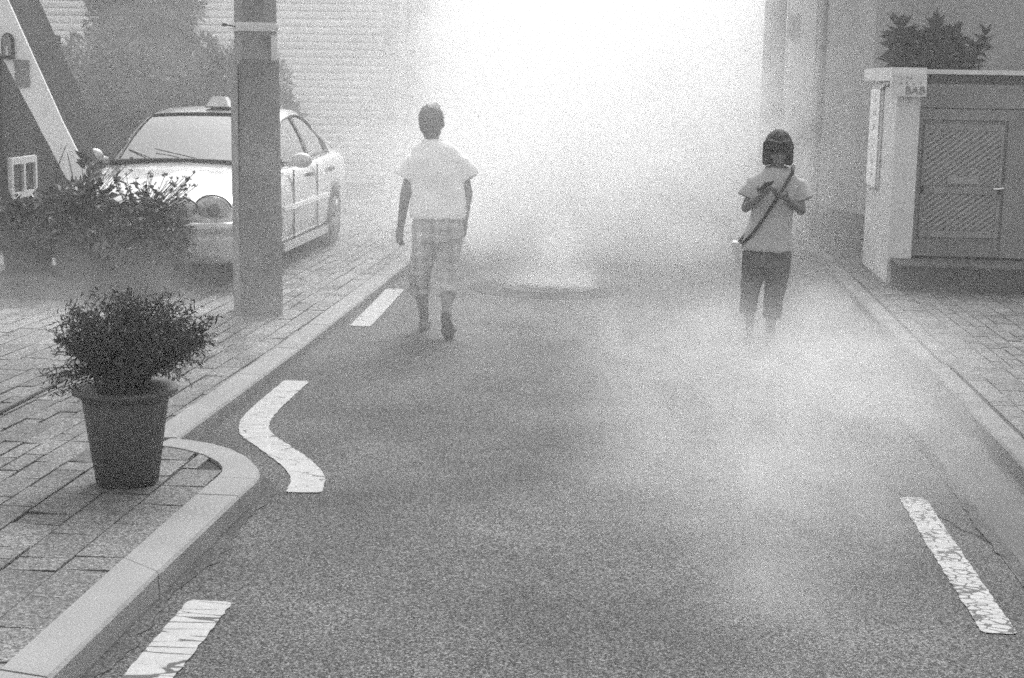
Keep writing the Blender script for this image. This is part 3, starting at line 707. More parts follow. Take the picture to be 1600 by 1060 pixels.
        for y in (1.72, 2.74): MB().box(min(s * .90, s * .9165), max(s * .90, s * .9165), y - .0025, y + .0025, .27, .90).build('door_gap', M['metal_mid'], t)
        for y in (.93, 3.63):
            wl = MB().lathe([(.10, -.09), (.29, -.10), (.315, -.07), (.318, 0), (.315, .07), (.29, .10), (.21, .102), (.20, .085), (.10, .08)], 32, (s * .80, y, .31), 'x').build('wheel', M['tyre'], t, True)
            rim = MB(); x0 = s * .895
            rim.lathe([(.205, -.006), (.205, .006), (.185, .006), (.185, -.006)], 32, (x0, y, .31), 'x')
            for k in range(7):
                a = 2 * math.pi * k / 7; rim.tube([(x0 + s * .0, y + .03 * math.cos(a), .31 + .03 * math.sin(a)), (x0 - s * .005, y + .195 * math.cos(a), .31 + .195 * math.sin(a))], [.03, .024], 8)
            rim.lathe([(.06, -.015), (.055, .018), (.01, .02)] if s > 0 else [(.01, -.02), (.055, -.018), (.06, .015)], 16, (x0, y, .31), 'x')
            rim.build('rim', M['rim'], wl, True)
            MB().lathe([(.352, -.16), (.352, .0)] if s > 0 else [(.352, .0), (.352, .16)], 32, (s * .86, y, .31), 'x').build('wheel_well', M['car_trim'], t, True)
    sg = MB(); sg.rings([[(-.115, 2.40, 1.452), (.115, 2.40, 1.452), (.115, 2.60, 1.452), (-.115, 2.60, 1.452)], [(-.065, 2.45, 1.545), (.065, 2.45, 1.545), (.065, 2.55, 1.545), (-.065, 2.55, 1.545)]])
    sg = sg.build('roof_sign', M['paper'], t)
    MB().box(-.12, .12, 2.39, 2.61, 1.44, 1.451).build('base', M['car_trim'], sg)
    return t
make_taxi()

# ------------------------------------------------------------------ people
def hand(mb, W, D, N, T, curl=.5, s=1.):
    W = Vector(W); D = Vector(D).normalized(); N = (Vector(N) - D * Vector(N).dot(D)).normalized(); T = (Vector(T) - D * Vector(T).dot(D) - N * Vector(T).dot(N)).normalized()
    rot = Matrix((T, D, N)).transposed()
    mb.ell(W + D * .045 * s, (.040 * s, .052 * s, .016 * s), 14, 10, rot)
    mb.caps(W - D * .02 * s, W + D * .03 * s, .026 * s, .028 * s)
    for i, lf in enumerate((.92, 1.04, .98, .78)):
        p = W + D * (.084 - .004 * abs(i - 1.2)) * s + T * (.030 - .0195 * i) * s; pts = [p]
        for k, (sl, am) in enumerate(((.034, .45), (.024, 1.15), (.018, 1.7))):
            a = curl * am; p = p + (D * math.cos(a) + N * math.sin(a) + T * (.10 - .07 * i) * (1 - k * .3)).normalized() * sl * lf * s; pts.append(p)
        mb.chain(pts, [.0095 * s, .009 * s, .008 * s, .0068 * s], 10)
    p = W + D * .022 * s + T * .030 * s
    q = p + (D * .6 + T * .7 + N * .35).normalized() * .038 * s; r = q + (D * .9 + T * .15 + N * .45 * (.5 + curl)).normalized() * .03 * s
    mb.chain([p, q, r], [.013 * s, .0105 * s, .008 * s], 10)
def head(mb, c, rot, s=1.):
    c = Vector(c)
    def e(p, r, n=18, m=12): mb.ell(c + rot @ (Vector(p) * s), tuple(k * s for k in r), n, m, rot)
    e((0, .01, .03), (.076, .094, .095)); e((0, -.025, -.045), (.060, .068, .070)); e((0, -.055, -.098), (.024, .024, .020)); e((0, -.035, -.085), (.042, .045, .030))
    mb.caps(c + rot @ Vector((0, -.082, .012)) * s, c + rot @ Vector((0, -.104, -.028)) * s, .009 * s, .014 * s, 10)
    e((0, -.082, -.060), (.024, .014, .007)); e((0, -.080, -.073), (.021, .014, .007))
    for k in (-1, 1):
        e((k * .077, .008, -.005), (.012, .024, .034)); e((k * .033, -.070, .026), (.022, .018, .010)); e((k * .040, -.060, -.03), (.024, .024, .022))
def loft(mb, rows, n=24):
    rs = []
    for z, cx, cyy, rx, ryy in rows: rs.append([(cx + rx * math.copysign(abs(math.cos(a)) ** .85, math.cos(a)), cyy + ryy * math.copysign(abs(math.sin(a)) ** .85, math.sin(a)), z) for a in np.linspace(0, 2 * math.pi, n, endpoint=False)])
    return mb.rings(rs)
def foot(mb, ank, d, s=1., up=(0, 0, 1)):
    a = Vector(ank); d = Vector(d).normalized(); up = Vector(up)
    heel = a - up * .055 * s - d * .03 * s; ball = a - up * .062 * s + d * .11 * s; toe = a - up * .066 * s + d * .165 * s
    mb.caps(a, heel, .034 * s, .032 * s); mb.caps(heel, ball, .032 * s, .036 * s); mb.caps(ball, toe, .036 * s, .024 * s); mb.caps(a + d * .02 * s, ball, .034 * s, .028 * s)
def shoe_sole(mb, heel, toe, up, w=.042, th=.022):
    heel = Vector(heel); toe = Vector(toe); up = Vector(up).normalized(); d = (toe - heel); L = d.length; d.normalize(); sd_ = d.cross(up).normalized(); pts = []
    for k in range(24):
        a = 2 * math.pi * k / 24; u = math.cos(a); wv = w * (1 if u > 0 else .80) * (1 - .18 * math.exp(-((u + .15) / .3) ** 2)); pts.append(heel + d * (L * .5 * (1 + u)) + sd_ * (wv * math.sin(a)))
    mb.rings([[tuple(p) for p in pts], [tuple(p + up * th) for p in pts]])

def make_man():
    t = thing('person', 'person walking away in white t-shirt and cropped plaid trousers', 'person', (-1.53, 11.1, 0))
    b = MB(); Rz = Matrix.Rotation(math.pi, 3, 'Z') @ Matrix.Rotation(R(4), 3, 'X')
    head(b, (-.05, .03, 1.575), Matrix.Rotation(R(-4), 3, 'Y') @ Rz, 1.08)
    b.caps((-.045, .005, 1.40), (-.05, .015, 1.53), .058, .054, 16)
    loft(b, [(.80, 0, 0, .16, .11), (.95, 0, 0, .165, .11), (1.1, 0, 0, .16, .105), (1.25, 0, 0, .175, .11), (1.35, 0, 0, .185, .095), (1.42, -.02, 0, .12, .075), (1.45, -.03, 0, .07, .06)])
    b.chain([(-.170, 0, 1.30), (-.235, -.015, 1.05), (-.272, .01, .83)], [.046, .042, .029]); hand(b, (-.276, .012, .80), (-.12, .06, -1), (.5, .6, 0), (.5, .8, .0), .55)
    b.chain([(.170, 0, 1.30), (.225, .0, 1.06), (.195, .09, .85)], [.046, .041, .028]); hand(b, (.192, .098, .825), (-.1, .3, -1), (-.6, .3, 0), (-.2, .9, 0), .6)
    b.chain([(-.09, 0, .84), (-.135, .07, .45), (-.115, .16, .10)], [.09, .058, .036]); b.chain([(-.133, .075, .40), (-.125, .10, .27), (-.117, .145, .13)], [.052, .052, .037]); foot(b, (-.115, .165, .09), (-.12, 1, 0))
    b.chain([(.09, 0, .84), (.085, .02, .45), (.105, -.18, .20)], [.09, .056, .036]); b.chain([(.086, .01, .42), (.095, -.06, .30), (.103, -.155, .215)], [.05, .05, .036]); foot(b, (.105, -.185, .185), (.06, .12, -1), 1., (0, 1, .12))
    me = remeshed(b, 'body', .0065, 3); link('body', me, M['skin'], t, True)
    # hair: cap with a thin crown
    h = MB(); hc = Vector((-.05, .03, 1.575)); hr = Matrix.Rotation(R(-4), 3, 'Y') @ Rz
    h.ell(hc + hr @ Vector((0, .016, .036)), (.094, .112, .106), 22, 14, hr); h.ell(hc + hr @ Vector((0, .058, -.022)), (.084, .068, .084), 18, 12, hr)
    h.ell(hc + hr @ Vector((0, .072, -.075)), (.058, .045, .055), 16, 10, hr)
    me = remeshed(h, 'hair', .008, 4, .006, 22); link('hair', me, M['hair_grey'], t, True)
    h = MB(); h.ell(hc + hr @ Vector((-.028, .045, .118)), (.050, .060, .040), 18, 12, hr); me = remeshed(h, 'hair', .006, 3, .008, 30); link('hair', me, M['paper'], t, True)
    sh = MB()
    loft(sh, [(.875, 0, -.005, .205, .15), (.95, 0, -.005, .205, .148), (1.08, 0, -.005, .203, .14), (1.22, 0, -.005, .203, .135), (1.32, 0, -.005, .202, .122), (1.385, -.005, -.004, .175, .10), (1.425, -.02, -.002, .12, .085), (1.45, -.035, 0, .075, .068)], 32)
    sh.tube([(-.10, 0, 1.315), (-.175, -.004, 1.285), (-.24, -.01, 1.165)], [.062, .080, .084], 20); sh.tube([(.10, 0, 1.315), (.175, 0, 1.285), (.238, 0, 1.17)], [.062, .080, .082], 20)
    me = remeshed(sh, 't_shirt', .010, 7, .022, 7, (1, 1, .6)); link('t_shirt', me, M['shirt_white'], t, True)
    MB().tube([(-.04 + .075 * math.cos(a), .069 * math.sin(a), 1.448 - .006 * math.sin(a)) for a in np.linspace(0, 2 * math.pi, 28)], .008, 8).build('collar', M['shirt_white'], t, True)
    p = MB()
    loft(p, [(.70, 0, 0, .185, .135), (.80, 0, 0, .192, .14), (.90, 0, 0, .188, .135), (.93, 0, 0, .18, .125)], 28)
    p.tube([(-.095, 0, .80), (-.10, .01, .64), (-.135, .06, .47), (-.128, .085, .34), (-.122, .10, .30)], [.088, .100, .085, .078, .082], 22)
    p.tube([(.095, 0, .80), (.09, .01, .64), (.085, .01, .47), (.095, -.05, .35), (.098, -.075, .31)], [.088, .098, .085, .076, .080], 22)
    me = remeshed(p, 'trousers', .010, 6, .022, 9, (1, 1, .6)); link('trousers', me, M['plaid'], t, True)
    s1 = MB(); shoe_sole(s1, (-.108, .10, .0), (-.14, .365, .0), (0, 0, 1), .047, .024); s1.tube([(-.165, .26, .03), (-.13, .27, .075), (-.09, .265, .03)], .014, 8)
    s1.build('sandal', M['sole'], t, True)
    s2 = MB(); shoe_sole(s2, (.096, -.290, .215), (.138, -.262, .0), (-.02, .98, .14), .054, .026); s2.tube([(.08, -.24, .07), (.10, -.16, .05), (.15, -.16, .05), (.175, -.235, .07)], .014, 8)
    s2.build('sandal', M['sole'], t, True)
    return t
make_man()

def make_woman():
    t = thing('person', 'person with bob haircut walking towards us looking at a phone', 'person', (.955, 11.1, 0))
    b = MB(); hr = Matrix.Rotation(R(13), 3, 'X'); hc = Vector((0, -.035, 1.43))
    head(b, hc, hr, .93)
    b.caps((-.0, .01, 1.26), (0, -.02, 1.37), .052, .048, 16)
    loft(b, [(.70, -.045, 0, .15, .105), (.85, -.04, 0, .135, .095), (.95, -.03, 0, .125, .09), (1.08, -.015, 0, .14, .10), (1.18, -.005, 0, .15, .098), (1.25, 0, 0, .145, .08), (1.30, 0, 0, .085, .062)])
    b.chain([(-.150, .0, 1.19), (-.212, -.015, 1.01), (-.120, -.215, 1.115)], [.040, .036, .024]); hand(b, (-.118, -.22, 1.118), (.25, -.72, .45), (.35, .3, 1), (.3, -.4, .9), .75, .92)
    b.chain([(.150, .0, 1.19), (.185, -.02, 1.00), (.062, -.205, 1.095)], [.040, .036, .024]); hand(b, (.058, -.212, 1.10), (-.75, -.5, .3), (-.2, .2, 1), (-.1, -.5, .9), .7, .92)
    b.chain([(-.115, 0, .72), (-.148, .03, .42), (-.135, .15, .08)], [.088, .054, .032]); b.chain([(-.147, .035, .40), (-.146, .09, .25), (-.137, .145, .10)], [.048, .048, .032]); foot(b, (-.135, .15, .075), (-.1, -1, 0), .88)
    b.chain([(.03, 0, .72), (.02, -.07, .43), (.0, -.06, .08)], [.088, .054, .032]); b.chain([(.02, -.07, .41), (.01, -.045, .26), (.0, -.058, .10)], [.048, .049, .032]); foot(b, (0, -.06, .075), (.05, -1, 0), .88)
    me = remeshed(b, 'body', .006, 3); link('body', me, M['skin'], t, True)
    for k in (-1, 1): MB().ell(hc + hr @ (Vector((k * .031, -.088, .008)) * .93), (.013, .006, .004), 12, 8).build('eye', M['strap'], t, True)
    h = MB()
    h.ell(hc + hr @ Vector((0, .022, .040)), (.098, .112, .108), 24, 16, hr)
    for a in np.linspace(-36, 216, 22):
        ca, sa = math.cos(R(a)), math.sin(R(a)); ctr = hc + Vector((0, .018, -.0))
        top = ctr + Vector((.086 * ca, .094 * sa, .045)); bot = ctr + Vector((.093 * ca, .100 * sa, -.085 + .006 * math.sin(a * .3)))
        h.caps(top, bot, .024, .019, 10)
    for a in np.linspace(205, 335, 15):      # fringe
        ca, sa = math.cos(R(a)), math.sin(R(a)); h.caps(hc + hr @ Vector((.080 * ca, .090 * sa, .075)), hc + hr @ Vector((.082 * ca, .100 * sa, .034)), .017, .012, 10)
    me = remeshed(h, 'hair', .0065, 4, .005, 26, (1, 1, .25)); link('hair', me, M['hair'], t, True)
    sh = MB()
    loft(sh, [(.70, -.05, 0, .19, .142), (.74, -.05, 0, .186, .14), (.86, -.042, 0, .165, .125), (.95, -.032, 0, .152, .115), (1.06, -.018, 0, .157, .12), (1.16, -.008, 0, .168, .115), (1.235, 0, 0, .165, .098), (1.28, 0, 0, .118, .080), (1.305, 0, 0, .082, .068)], 32)
    sh.tube([(-.09, 0, 1.215), (-.155, 0, 1.185), (-.208, -.008, 1.08)], [.05, .068, .075], 20); sh.tube([(.09, 0, 1.215), (.155, 0, 1.185), (.203, -.01, 1.075)], [.05, .068, .077], 20)
    me = remeshed(sh, 't_shirt', .009, 7, .020, 8, (1, 1, .6)); link('t_shirt', me, M['shirt_grey'], t, True)
    MB().tube([(.082 * math.cos(a), .070 * math.sin(a), 1.302 + .012 * math.sin(a)) for a in np.linspace(0, 2 * math.pi, 28)], .007, 8).build('collar', M['shirt_grey'], t, True)
    p = MB()
    loft(p, [(.58, -.045, 0, .172, .12), (.68, -.045, 0, .172, .122), (.76, -.045, 0, .15, .11)], 28)
    p.tube([(-.125, 0, .68), (-.135, .0, .56), (-.150, .03, .42), (-.152, .075, .28), (-.150, .09, .235)], [.098, .094, .074, .066, .068], 20)
    p.tube([(.035, 0, .68), (.035, -.02, .56), (.022, -.07, .42), (.012, -.055, .26), (.010, -.05, .215)], [.098, .094, .076, .068, .070], 20)
    me = remeshed(p, 'trousers', .009, 6, .010, 10, (1, 1, .6)); link('trousers', me, M['shorts'], t, True)
    s1 = MB(); shoe_sole(s1, (-.13, .20, .0), (-.152, -.03, .0), (0, 0, 1), .040, .02); s1.tube([(-.18, .05, .03), (-.145, .04, .07), (-.105, .05, .03)], .012, 8); s1.build('sandal', M['sole'], t, True)
    s2 = MB(); shoe_sole(s2, (-.002, -.015, .0), (.008, -.245, .0), (0, 0, 1), .040, .02); s2.tube([(-.035, -.16, .03), (.005, -.17, .07), (.045, -.16, .03)], .012, 8); s2.build('sandal', M['sole'], t, True)
    # things she carries
    bg = thing('shoulder_bag', 'small white bag hung from a dark strap across the phone user', 'bag', (.955, 11.1, 0))
    MB().rings([[(-.30, -.02, .755), (-.235, -.055, .755), (-.225, .10, .755), (-.285, .13, .755)], [(-.285, -.01, .66), (-.238, -.04, .66), (-.23, .08, .66), (-.275, .10, .66)], [(-.262, 0, .60), (-.242, -.02, .60), (-.236, .06, .60), (-.258, .07, .60)]]).build('pouch', M['paper'], bg)
    front = [(.118, .0, 1.318), (.105, -.085, 1.275), (.055, -.127, 1.19), (-.01, -.142, 1.08), (-.085, -.138, .95), (-.165, -.115, .83), (-.225, -.07, .76), (-.25, -.01, .75)]
    back = [(.118, .0, 1.318), (.10, .08, 1.27), (0, .135, 1.08), (-.12, .135, .90), (-.22, .09, .78), (-.25, .04, .75)]
    st = MB(); st.tube(front, .0125, 8); st.tube(back, .0125, 8); st.build('strap', M['strap'], bg, True)
    ph = thing('phone', 'dark mobile phone held in both hands by the person', 'phone', (.955 - .10, 11.1 - .315, 1.19))
    ph.rotation_euler = (R(-28), R(-8), R(25))
    c = MB(); c.box(-.036, .036, -.07, .07, -.005, .003); c.build('case', M['phone'], ph); MB().box(-.031, .031, -.06, .06, .0032, .0045).build('screen', M['glass_dark'], ph)
    return t
make_woman()

# ------------------------------------------------------------------ plants
def leaf(mb, p, d, up, L, W, droop=.12):
    d = d.normalized(); sd_ = d.cross(up)
    if sd_.length < 1e-4: sd_ = Vector((1, 0, 0))
    sd_.normalize(); u = sd_.cross(d)
    mb.add([p, p + d * L * .45 + sd_ * W * .5 + u * L * .05, p + d * L - u * L * droop, p + d * L * .45 - sd_ * W * .5 + u * L * .05], [(0, 1, 2, 3)])
def rdir(zlo=-1, zhi=1):
    z = rnd.uniform(zlo, zhi); a = rnd.uniform(0, 2 * math.pi); q = math.sqrt(1 - z * z); return Vector((q * math.cos(a), q * math.sin(a), z))
def bez(a, b, c, n): return [a * (1 - t) ** 2 + b * 2 * t * (1 - t) + c * t * t for t in np.linspace(0, 1, n)]
def pot_mesh(r0, r1, h, rim=.03):
    return MB().lathe([(r0 * .9, 0), (r0, .004), (r0 + (r1 - r0) * .85, h - .06), (r1 - .012, h - .05), (r1, h - .04), (r1 + rim, h - .02), (r1 + rim, h), (r1 + rim * .4, h + .004), (r1 - .02, h - .01), (r1 - .03, h - .06), (.01, h - .06)], 40)

t = thing('potted_shrub', 'feathery dark shrub in a tall dark plastic pot in the foreground', 'potted plant', (-2.265, 6.36, .10))
pot_mesh(.137, .196, .43, .034).build('pot', M['plastic_dark'], t, True)
MB().lathe([(.165, .372), (.12, .39), (.01, .395)], 24).build('soil', M['soil'], t, True)
lf = MB(); sm = MB(); ctr = Vector((.03, 0, .66)); E3 = (.345, .31, .215)
def twig(end, root, nl, l0):
    mid = (root * .35 + ctr * .65) + Vector((rnd.uniform(-.04, .04), rnd.uniform(-.04, .04), rnd.uniform(-.04, .03))); pts = bez(root, mid, end, 9)
    if rnd.random() < .35: sm.tube(pts, [.004, .0038, .0035, .003, .003, .0025, .002, .002, .0015], 4, False)
    for k in range(nl):
        t_ = .42 + .58 * (k + rnd.random()) / nl; i = min(7, int(t_ * 8)); p = pts[i].lerp(pts[i + 1], t_ * 8 - i); d = (pts[i + 1] - pts[i]).normalized()
        s_ = rdir(); s_ = (s_ - d * s_.dot(d)).normalized(); leaf(lf, p, d * .55 + s_ * .9 + Vector((0, 0, .12)), rdir(.2, 1), rnd.uniform(.7, 1.3) * l0, l0 * .27)
    return pts
for i in range(640):
    d = rdir(-.42, 1); lump = 1 + .13 * mnoise.noise(d * 2.6 + Vector((3, 1, 7))) ; q = rnd.uniform(.62, 1.0) if rnd.random() < .5 else rnd.uniform(.9, 1.08)
    end = ctr + Vector((d.x * E3[0], d.y * E3[1], d.z * E3[2] * (1 if d.z > 0 else .75))) * q * lump
    a = rnd.uniform(0, 6.28); rr_ = .12 * math.sqrt(rnd.random()); root = Vector((rr_ * math.cos(a), rr_ * math.sin(a), .38)); twig(end, root, 15, .034)
for i in range(230):
    d = rdir(-.9, -.1); a = rnd.uniform(0, 6.28); end = ctr + Vector((.30 * math.cos(a) * rnd.uniform(.3, 1), .27 * math.sin(a) * rnd.uniform(.3, 1), -.10 + rnd.uniform(-.03, .10))); twig(end, Vector((.1 * math.cos(a), .1 * math.sin(a), .38)), 14, .034)
for e in ((-.36, -.05, .50), (-.33, .02, .47), (-.31, -.1, .44), (-.30, .05, .55), (.40, 0, .72), (.385, -.06, .66), (.36, .05, .56), (.41, .02, .78), (.30, -.1, .5), (-.28, -.12, .40)):
    for k in range(5):
        end = Vector(e) + Vector((rnd.uniform(-.03, .03), rnd.uniform(-.05, .05), rnd.uniform(-.03, .03))); twig(end, Vector((e[0] * .25, e[1] * .3, .39)), 18, .034)
for k in range(26):
    a = rnd.uniform(0, 6.28); rr_ = .13 * math.sqrt(rnd.random()); sm.tube([(rr_ * math.cos(a), rr_ * math.sin(a), .36), (rr_ * 1.3 * math.cos(a), rr_ * 1.3 * math.sin(a), .50), (rr_ * 1.6 * math.cos(a + .2), rr_ * 1.6 * math.sin(a + .2), .62)], [.008, .006, .004], 6)
lf.build('foliage', M['leaf_dark'], t, fix=False); sm.build('stems', M['stem'], t)

# low slab and three big pots by the taxi
t = thing('stone_slab', 'low pale stone slab under the dark pots beside the taxi', 'slab', (-4.95, 12.3, .06))
MB().box(-.75, .42, -.42, .55, -.02, .125).build('block', M['gutter'], t)
MB().box(-.77, .44, -.44, .57, .126, .145).build('top', M['gutter'], t)
def big_pot(x, y, z, r0, r1, h, label, n, lL, lW, spread, zt, hang=0, flowers=0, arcs=()):
    t = thing('potted_plant', label, 'potted plant', (x, y, z), 0, 'big dark pots beside the taxi')
    pot_mesh(r0, r1, h, .02).build('pot', M['plastic_dark'], t, True)
    MB().lathe([(r1 * .9, h - .055), (.01, h - .03)], 20).build('soil', M['soil'], t, True)
    lf = MB(); sm = MB()
    for i in range(n):
        d = rdir(-.25 if hang else .0, 1); c0 = Vector((rnd.uniform(-.1, .1), rnd.uniform(-.1, .1), h - .04)); q = rnd.uniform(.45, 1.05) * (1 + .25 * mnoise.noise(d * 3 + Vector((x, y, 1))))
        end = Vector((d.x * spread, d.y * spread, h + .03 + max(d.z, 0) * zt + min(d.z, 0) * hang)); end = c0.lerp(end, q)
        pts = bez(c0, c0.lerp(end, .5) + Vector((0, 0, .08)), end, 6)
        if rnd.random() < .4: sm.tube(pts, .003, 4, False)
        for k in range(5): leaf(lf, end + rdir() * .03, (end - pts[3]).normalized() * .6 + rdir() * .8, rdir(.3, 1), lL * rnd.uniform(.6, 1.2), lW * rnd.uniform(.7, 1.2), .25)
    fl = MB()
    for k in range(flowers):
        a = rnd.uniform(-2.6, .6); b0 = Vector((rnd.uniform(-.08, .1), rnd.uniform(-.1, .1), h)); e = b0 + Vector((.28 * math.cos(a) + .07, .2 * math.sin(a), rnd.uniform(.30, .62))); pts = bez(b0, b0 + Vector((0, 0, .25)), e, 7)
        sm.tube(pts, .0028, 4, False)
        for q in range(6): leaf(lf, pts[rnd.randint(3, 6)] + rdir() * .012, rdir(-.2, 1), rdir(.1, 1), .03, .014)
        leaf(fl if k % 4 == 0 else lf, e, rdir(.1, 1), rdir(), .035, .03); leaf(lf, e, rdir(.1, 1), rdir(), .035, .028)
    for arc in arcs:
        pts = []
        for i in range(len(arc) - 1): pts += bez(Vector(arc[i]), (Vector(arc[i]) + Vector(arc[i + 1])) / 2, Vector(arc[i + 1]), 5)[:4]
        pts.append(Vector(arc[-1])); sm.tube(pts, [.007 - .004 * i / len(pts) for i in range(len(pts))], 6)
        for q in range(7): leaf(lf, pts[-1] + Vector((0, 0, -q * .022)), Vector((rnd.choice((-1, 1)), rnd.uniform(-.5, .5), rnd.uniform(-.2, .4))), Vector((0, 0, 1)), .09, .022, .3)
    for k in range(14 if not flowers else 4):
        d = rdir(.1, .9); leaf(fl, Vector((d.x * spread * .8, d.y * spread * .8 - .05, h + d.z * zt * .7)), rdir(-.2, .6), rdir(.4, 1), lL * .9, lW * 1.1)
    lf.build('foliage', M['leaf_mid'], t, fix=False); sm.build('stems', M['stem'], t)
    fl.build('pale_leaves', M['flower'], t, fix=False)
    return t
big_pot(-5.28, 12.5, .205, .19, .245, .42, 'big round dark pot at the left edge with arching shoots', 120, .11, .05, .34, .16, 0, 0,
        [((.26, .05, .42), (.22, .0, .65), (.30, -.02, .90), (.37, 0, 1.08)), ((.36, .05, .42), (.45, .0, .62), (.42, -.02, .85), (.38, 0, 1.02)), ((.4, 0, .5), (.55, 0, .68), (.72, 0, .66))])
big_pot(-4.70, 12.25, .205, .20, .25, .36, 'dark pot of broad leaves between the other two pots on the slab', 200, .12, .055, .42, .48, .25, 10)
big_pot(-4.13, 12.15, .06, .20, .25, .42, 'dark pot with thin flower shoots in front of the taxi headlight', 220, .10, .042, .34, .42, .3, 56)

# shrubs behind the taxi
def shrub(x, y, label, parts, nl, L, seed):
    t = thing('shrub', label, 'shrub', (x, y, .05), 0, 'shrubs behind the taxi')
    tr = MB(); lf = MB()
    for (cx, cyy, cz, rx, ryy, rz, wgt) in parts:
        tr.tube([(cx * .1, cyy * .1, 0), (cx * .4, cyy * .4, cz * .5), (cx, cyy, cz)], [.07, .05, .02], 8)
        cl = []
        for k in range(int(60 * wgt)):
            d = rdir(-.8, 1); q = rnd.uniform(.35, 1.08); c = Vector((cx + d.x * rx * q, cyy + d.y * ryy * q, cz + d.z * rz * q)); cl.append(c)
            if k % 3 == 0: tr.tube([(cx, cyy, cz - rz * .4), tuple(c)], [.014, .006], 5)
        for c in cl:
            sc_ = rnd.uniform(.14, .27)
            for j in range(int(nl * wgt / len(cl))):
                d = rdir(); p = c + d * sc_ * rnd.random() ** .5; leaf(lf, p, d + rdir() * .7, rdir(.2, 1), L * rnd.uniform(.6, 1.3), L * .45, .2)
    tr.build('trunk', M['bark'], t); lf.build('crown', M['leaf_tree'], t, fix=False)
shrub(-7.6, 22.0, 'tall dark tree rising between the two shutters', [(.3, 0, 1.9, .95, .7, 1.3, 1.0), (.0, .2, 3.3, .75, .6, 1.2, .8)], 9000, .13, 1)
shrub(-8.3, 20.5, 'wide dark bush against the left shutter beside the porch', [(.0, 0, 1.2, .85, .7, .85, 1.0), (1.1, -.2, 1.1, .8, .6, .9, .9)], 8000, .12, 2)
shrub(-5.75, 20.0, 'bush with ragged crown showing either side of the wrapped pole', [(.25, 0, 1.55, .55, .6, .65, 1.0), (.6, .1, 1.05, .40, .5, .5, .6), (-.8, .1, 1.3, .75, .5, .75, .9)], 8000, .12, 3)

# rosette plants on the garden wall
def rosette_plant(x, y, z, label, stems):
    stems = [(a, b, c * 1.22, d * 1.2, e, f) for a, b, c, d, e, f in stems]
    t = thing('wall_plant', label, 'plant', (x, y, z), 0, 'leafy plants growing over the garden wall'); lf = MB(); sm = MB()
    for (dx, dy, h, s, lean, n) in stems:
        a = Vector((dx * .3, dy * .3, -.25)); e = Vector((dx + lean, dy, h)); pts = bez(a, Vector((dx, dy, h * .5)), e, 7); sm.tube(pts, [.016, .015, .014, .013, .012, .011, .010], 6)
        for lvl in range(4):
            c = e.lerp(pts[3], lvl * .22)
            for k in range(n):
                an = 2 * math.pi * (k + lvl * .5) / n + rnd.uniform(-.25, .25); el = R(62 - lvl * 26 + rnd.uniform(-12, 12)); d = Vector((math.cos(an) * math.cos(el), math.sin(an) * math.cos(el), math.sin(el)))
                leaf(lf, c, d, Vector((0, 0, 1)) if el < 1.2 else Vector((math.cos(an), math.sin(an), .2)), s * rnd.uniform(.8, 1.15), s * .56, .14)
        for k in range(60):
            q = pts[rnd.randint(1, 5)]; leaf(lf, q + rdir() * .04, rdir(-.4, .7), rdir(.2, 1), s * .95, s * .52, .16)
    lf.build('foliage', M['leaf_dark'], t, fix=False); sm.build('stems', M['stem'], t)
rosette_plant(2.50, 15.0, 2.06, 'upright rosette plant right above the gate pier capstone', [(-.06, 0, .30, .19, -.04, 8), (.06, .05, .16, .17, .02, 8), (-.08, -.1, .06, .15, -.05, 8)])
rosette_plant(2.80, 15.05, 2.06, 'broader leafy plant in the middle of the garden wall top', [(-.06, 0, .30, .18, 0, 8), (.08, .04, .24, .17, .04, 8), (.0, -.1, .10, .17, .02, 8), (.17, -.05, .05, .15, .05, 8), (-.16, -.05, .04, .15, .0, 7)])
rosette_plant(3.08, 15.05, 2.06, 'single leaning stem with a leaf tuft, right of the wall plants', [(.02, 0, .27, .11, .11, 8), (-.05, -.02, .02, .12, -.02, 7)])

# ------------------------------------------------------------------ smoke and haze
def volume_box(name, label, x0, x1, y0, y1, z0, z1, m):
    o = MB().box(x0, x1, y0, y1, z0, z1).build(name, m); o['kind'] = 'stuff'; o['label'] = label; return o
hz = bpy.data.materials.new('haze_air'); hz.use_nodes = True; t = hz.node_tree; t.nodes.clear()
pvn = nd(t, 'ShaderNodeVolumePrincipled'); pvn.inputs['Color'].default_value = (.93, .93, .93, 1); pvn.inputs['Density'].default_value = .006; pvn.inputs['Anisotropy'].default_value = .3
ou = nd(t, 'ShaderNodeOutputMaterial'); t.links.new(pvn.outputs[0], ou.inputs['Volume'])
volume_box('haze', 'thin even smoky haze over the whole lane', -45, 45, -12, 100, -1.1, 9, hz)

BLOBS_FAR = [  # centre, radii, density
    ((-.4, 28, 1.6), (2.4, 7.0, 2.6), .45),
    ((-3.2, 32, 2.0), (1.6, 5.0, 3.0), .40),
    ((1.1, 26, 1.8), (1.1, 4.0, 2.8), .55),
    ((.1, 19.5, 2.2), (1.05, 4.0, 1.8), .16),
    ((-.4, 18.5, .8), (1.6, 3.0, 1.4), .40),
    ((-.3, 16.2, .6), (1.8, 1.6, 1.2), .60),
    ((-5.5, 20.0, 1.4), (3.0, 4.0, 2.4), .045),
    ((-2.2, 22.5, 1.4), (1.0, 3.6, 2.0), .12),
    ((.95, 19.0, 1.3), (.6, 2.8, 1.8), .16),
    ((-2.6, 16.5, .5), (.9, 3.0, .8), .04),
    ((-.82, 13.95, .05), (.30, .22, .12), 12.0),
    ((-.78, 14.0, .25), (.14, .14, .25), 6.0),
]
